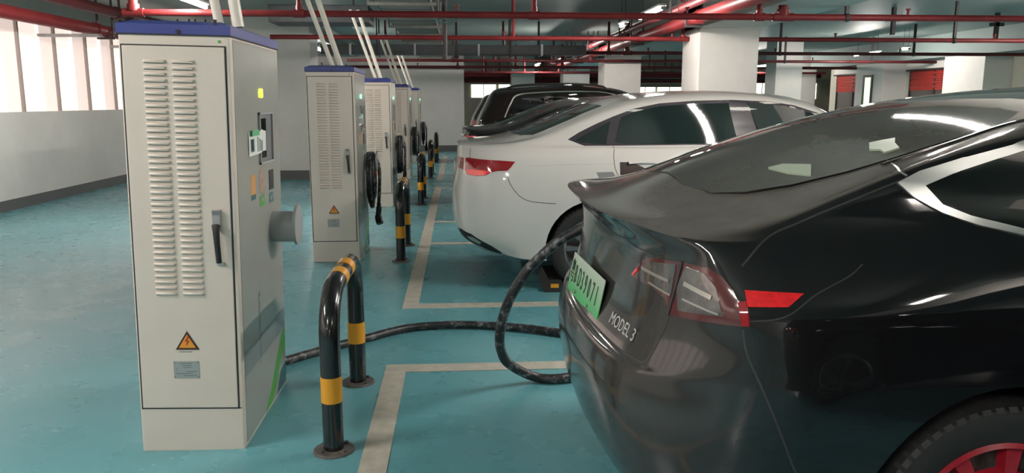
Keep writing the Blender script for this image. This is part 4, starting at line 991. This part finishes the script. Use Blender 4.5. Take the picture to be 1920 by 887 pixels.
# grey duct across the hall
d = empty('air_duct', (0, 15.5, 2.36), 'dark grey air duct crossing overhead beyond the left pillar', 'duct')
MB().box(-2.55, -.2, -.09, 2.45, .2, .09, bev=.01).build('duct_run', 'duct', d)
for x in (-2.0, -.8, .4, 1.6): MB().box(x-.02, -.215, -.105, x+.02, .215, .105).build('duct_flange', 'steel', d)
for x in (-1.5, 1.0):
    for yy in (-.23, .21): MB().box(x-.012, yy, -.12, x+.012, yy+.02, ZC-2.36).build('duct_hanger', 'darkpipe', d)
d = empty('air_duct', (-1.9, 12.0, 2.62), 'short dark duct box hanging over the second cabinet conduits', 'duct')
MB().box(-.75, -.35, -.12, .65, .35, .12, bev=.01).build('duct_run', 'duct', d)
for x in (-.4, .4): MB().box(x-.012, -.02, .12, x+.012, .02, .33).build('duct_hanger', 'darkpipe', d)
# cable tray over the cabinets
t = empty('cable_tray', (-.67, 10, 2.60), 'perforated steel cable tray running over the charging cabinets', 'cable tray')
MB().box(-.34, -8, -.01, .34, 12.4, .0).build('tray_base', 'tray', t)
MB().box(-.345, -8, -.012, -.325, 12.4, .10).build('tray_side', 'duct', t)
MB().box(.325, -8, -.012, .345, 12.4, .10).build('tray_side', 'duct', t)
y = -7.5
while y < 12.2:
    MB().box(-.42, y, -.05, .42, y+.045, -.012).box(-.42, y+.01, -.05, -.40, y+.035, .35).box(.40, y+.01, -.05, .42, y+.035, .35).build('tray_bracket', 'tray', t)
    MB().box(-.34, y+.75, -.013, .34, y+.80, -.009).build('tray_rung', 'duct', t)
    y += 1.5
for k, x in enumerate((-.22, -.12, .05, .18)):
    MB().tube(spline([(x, -8, .02), (x+.04, -3, .025), (x-.03, 2, .02), (x+.03, 7, .025), (x, 12.3, .02)], 5), .018, 8).build('tray_cable', 'black', t, smooth=60)
# dark rods and cables near the tray
for k, (x, y, z0) in enumerate(((-.18, 12.0, 2.03), (-.02, 14.9, 2.2))):
    tag(MB().cyl((x, y, z0), (x, y, ZC), .035 if k == 0 else .022, 10).cyl((x, y, z0-.02), (x, y, z0+.03), .05, 10).build('hanging_rod', 'darkpipe', smooth=50), ['thick dark rod hanging right of the cable tray', 'thin dark rod hanging behind the thick one'][k], 'rod')
for k in range(2):
    tag(MB().tube(spline([(-.33, 11.2, 2.56-.05*k), (-.1, 11.2, 2.50-.05*k), (.1, 11.2, 2.57-.03*k), (.7, 11.2, 2.59-.02*k), (1.05, 11.2, 2.60)], 8), .014, 8).build('ceiling_cable', mat('green_grey_cable%d' % k, (.05,.10,.09), .5), smooth=60), ['upper sagging dark cable right of the cable tray', 'lower sagging dark cable right of the cable tray'][k], 'cable')
# lamps
def lamp(x, y, z, label, L=1.2):
    t = empty('ceiling_lamp', (x, y, z), label, 'lamp', 'hanging tube lamps')
    MB().box(-.045, -L/2, .024, .045, L/2, .05, bev=.004).build('lamp_housing', 'wall', t)
    MB().cyl((0, -L/2+.02, 0), (0, L/2-.02, 0), .022, 12).build('lamp_tube', 'tube', t, smooth=50)
    for s_ in (-1, 1):
        MB().box(-.022, s_*L/2-.02, -.022, .022, s_*L/2+.02, .02).build('lamp_cap', 'lightgrey', t)
        MB().cyl((0, s_*L*.38, .04), (0, s_*L*.38, ZC-z), .004, 6).build('lamp_wire', 'darkpipe', t)
    return t
nm = {-2.97: 'left', 2.45: 'middle', 9.6: 'right'}
for x, ys in ((-2.97, (-5.2, 1.9, 9.3, 18.0)), (2.45, (-10.5, 4.05, 10.2, 17.7, 24.7)), (9.6, (-9.0, 3.5, 11.0, 18.4, 25.0))):
    for k, y in enumerate(ys):
        lamp(x, y, 2.5, '%s row tube lamp, %s' % (nm[x], ['behind the camera', 'just overhead of the first cabinet and black saloon', 'nearest one in view', 'second one in view', 'farthest one in view'][k]))
lamp(2.42, 11.75, 2.5, 'short tube lamp hanging just behind the nearest middle row lamp', .35)
lamp(9.5, 16.6, 2.5, 'short tube lamp beside the right row lamp', .25)
lamp(2.9, -1.0, 2.5, 'short tube lamp above the added car beside the camera', .5); lamp(-1.3, -.9, 2.5, 'added fill tube lamp above and behind the camera'); lamp(6.0, 6.6, 2.5, 'tube lamp right of the pillars')  # the tube behind the camera is added to brighten sides facing the camera
# heads on the right-hand ceiling
for k, (x, y) in enumerate(((7.3, 13.2), (9.6, 13.9), (6.4, 17.3))):
    tag(MB().box(x-.12, y-.03, 2.72, x+.12, y+.03, 2.78).box(x-.03, y-.03, 2.5, x+.03, y+.03, ZC).build('ceiling_bracket', 'darkpipe'), 'black ceiling bracket %s' % ['over the white saloon', 'at the far right', 'near the right row of lamps'][k], 'bracket')
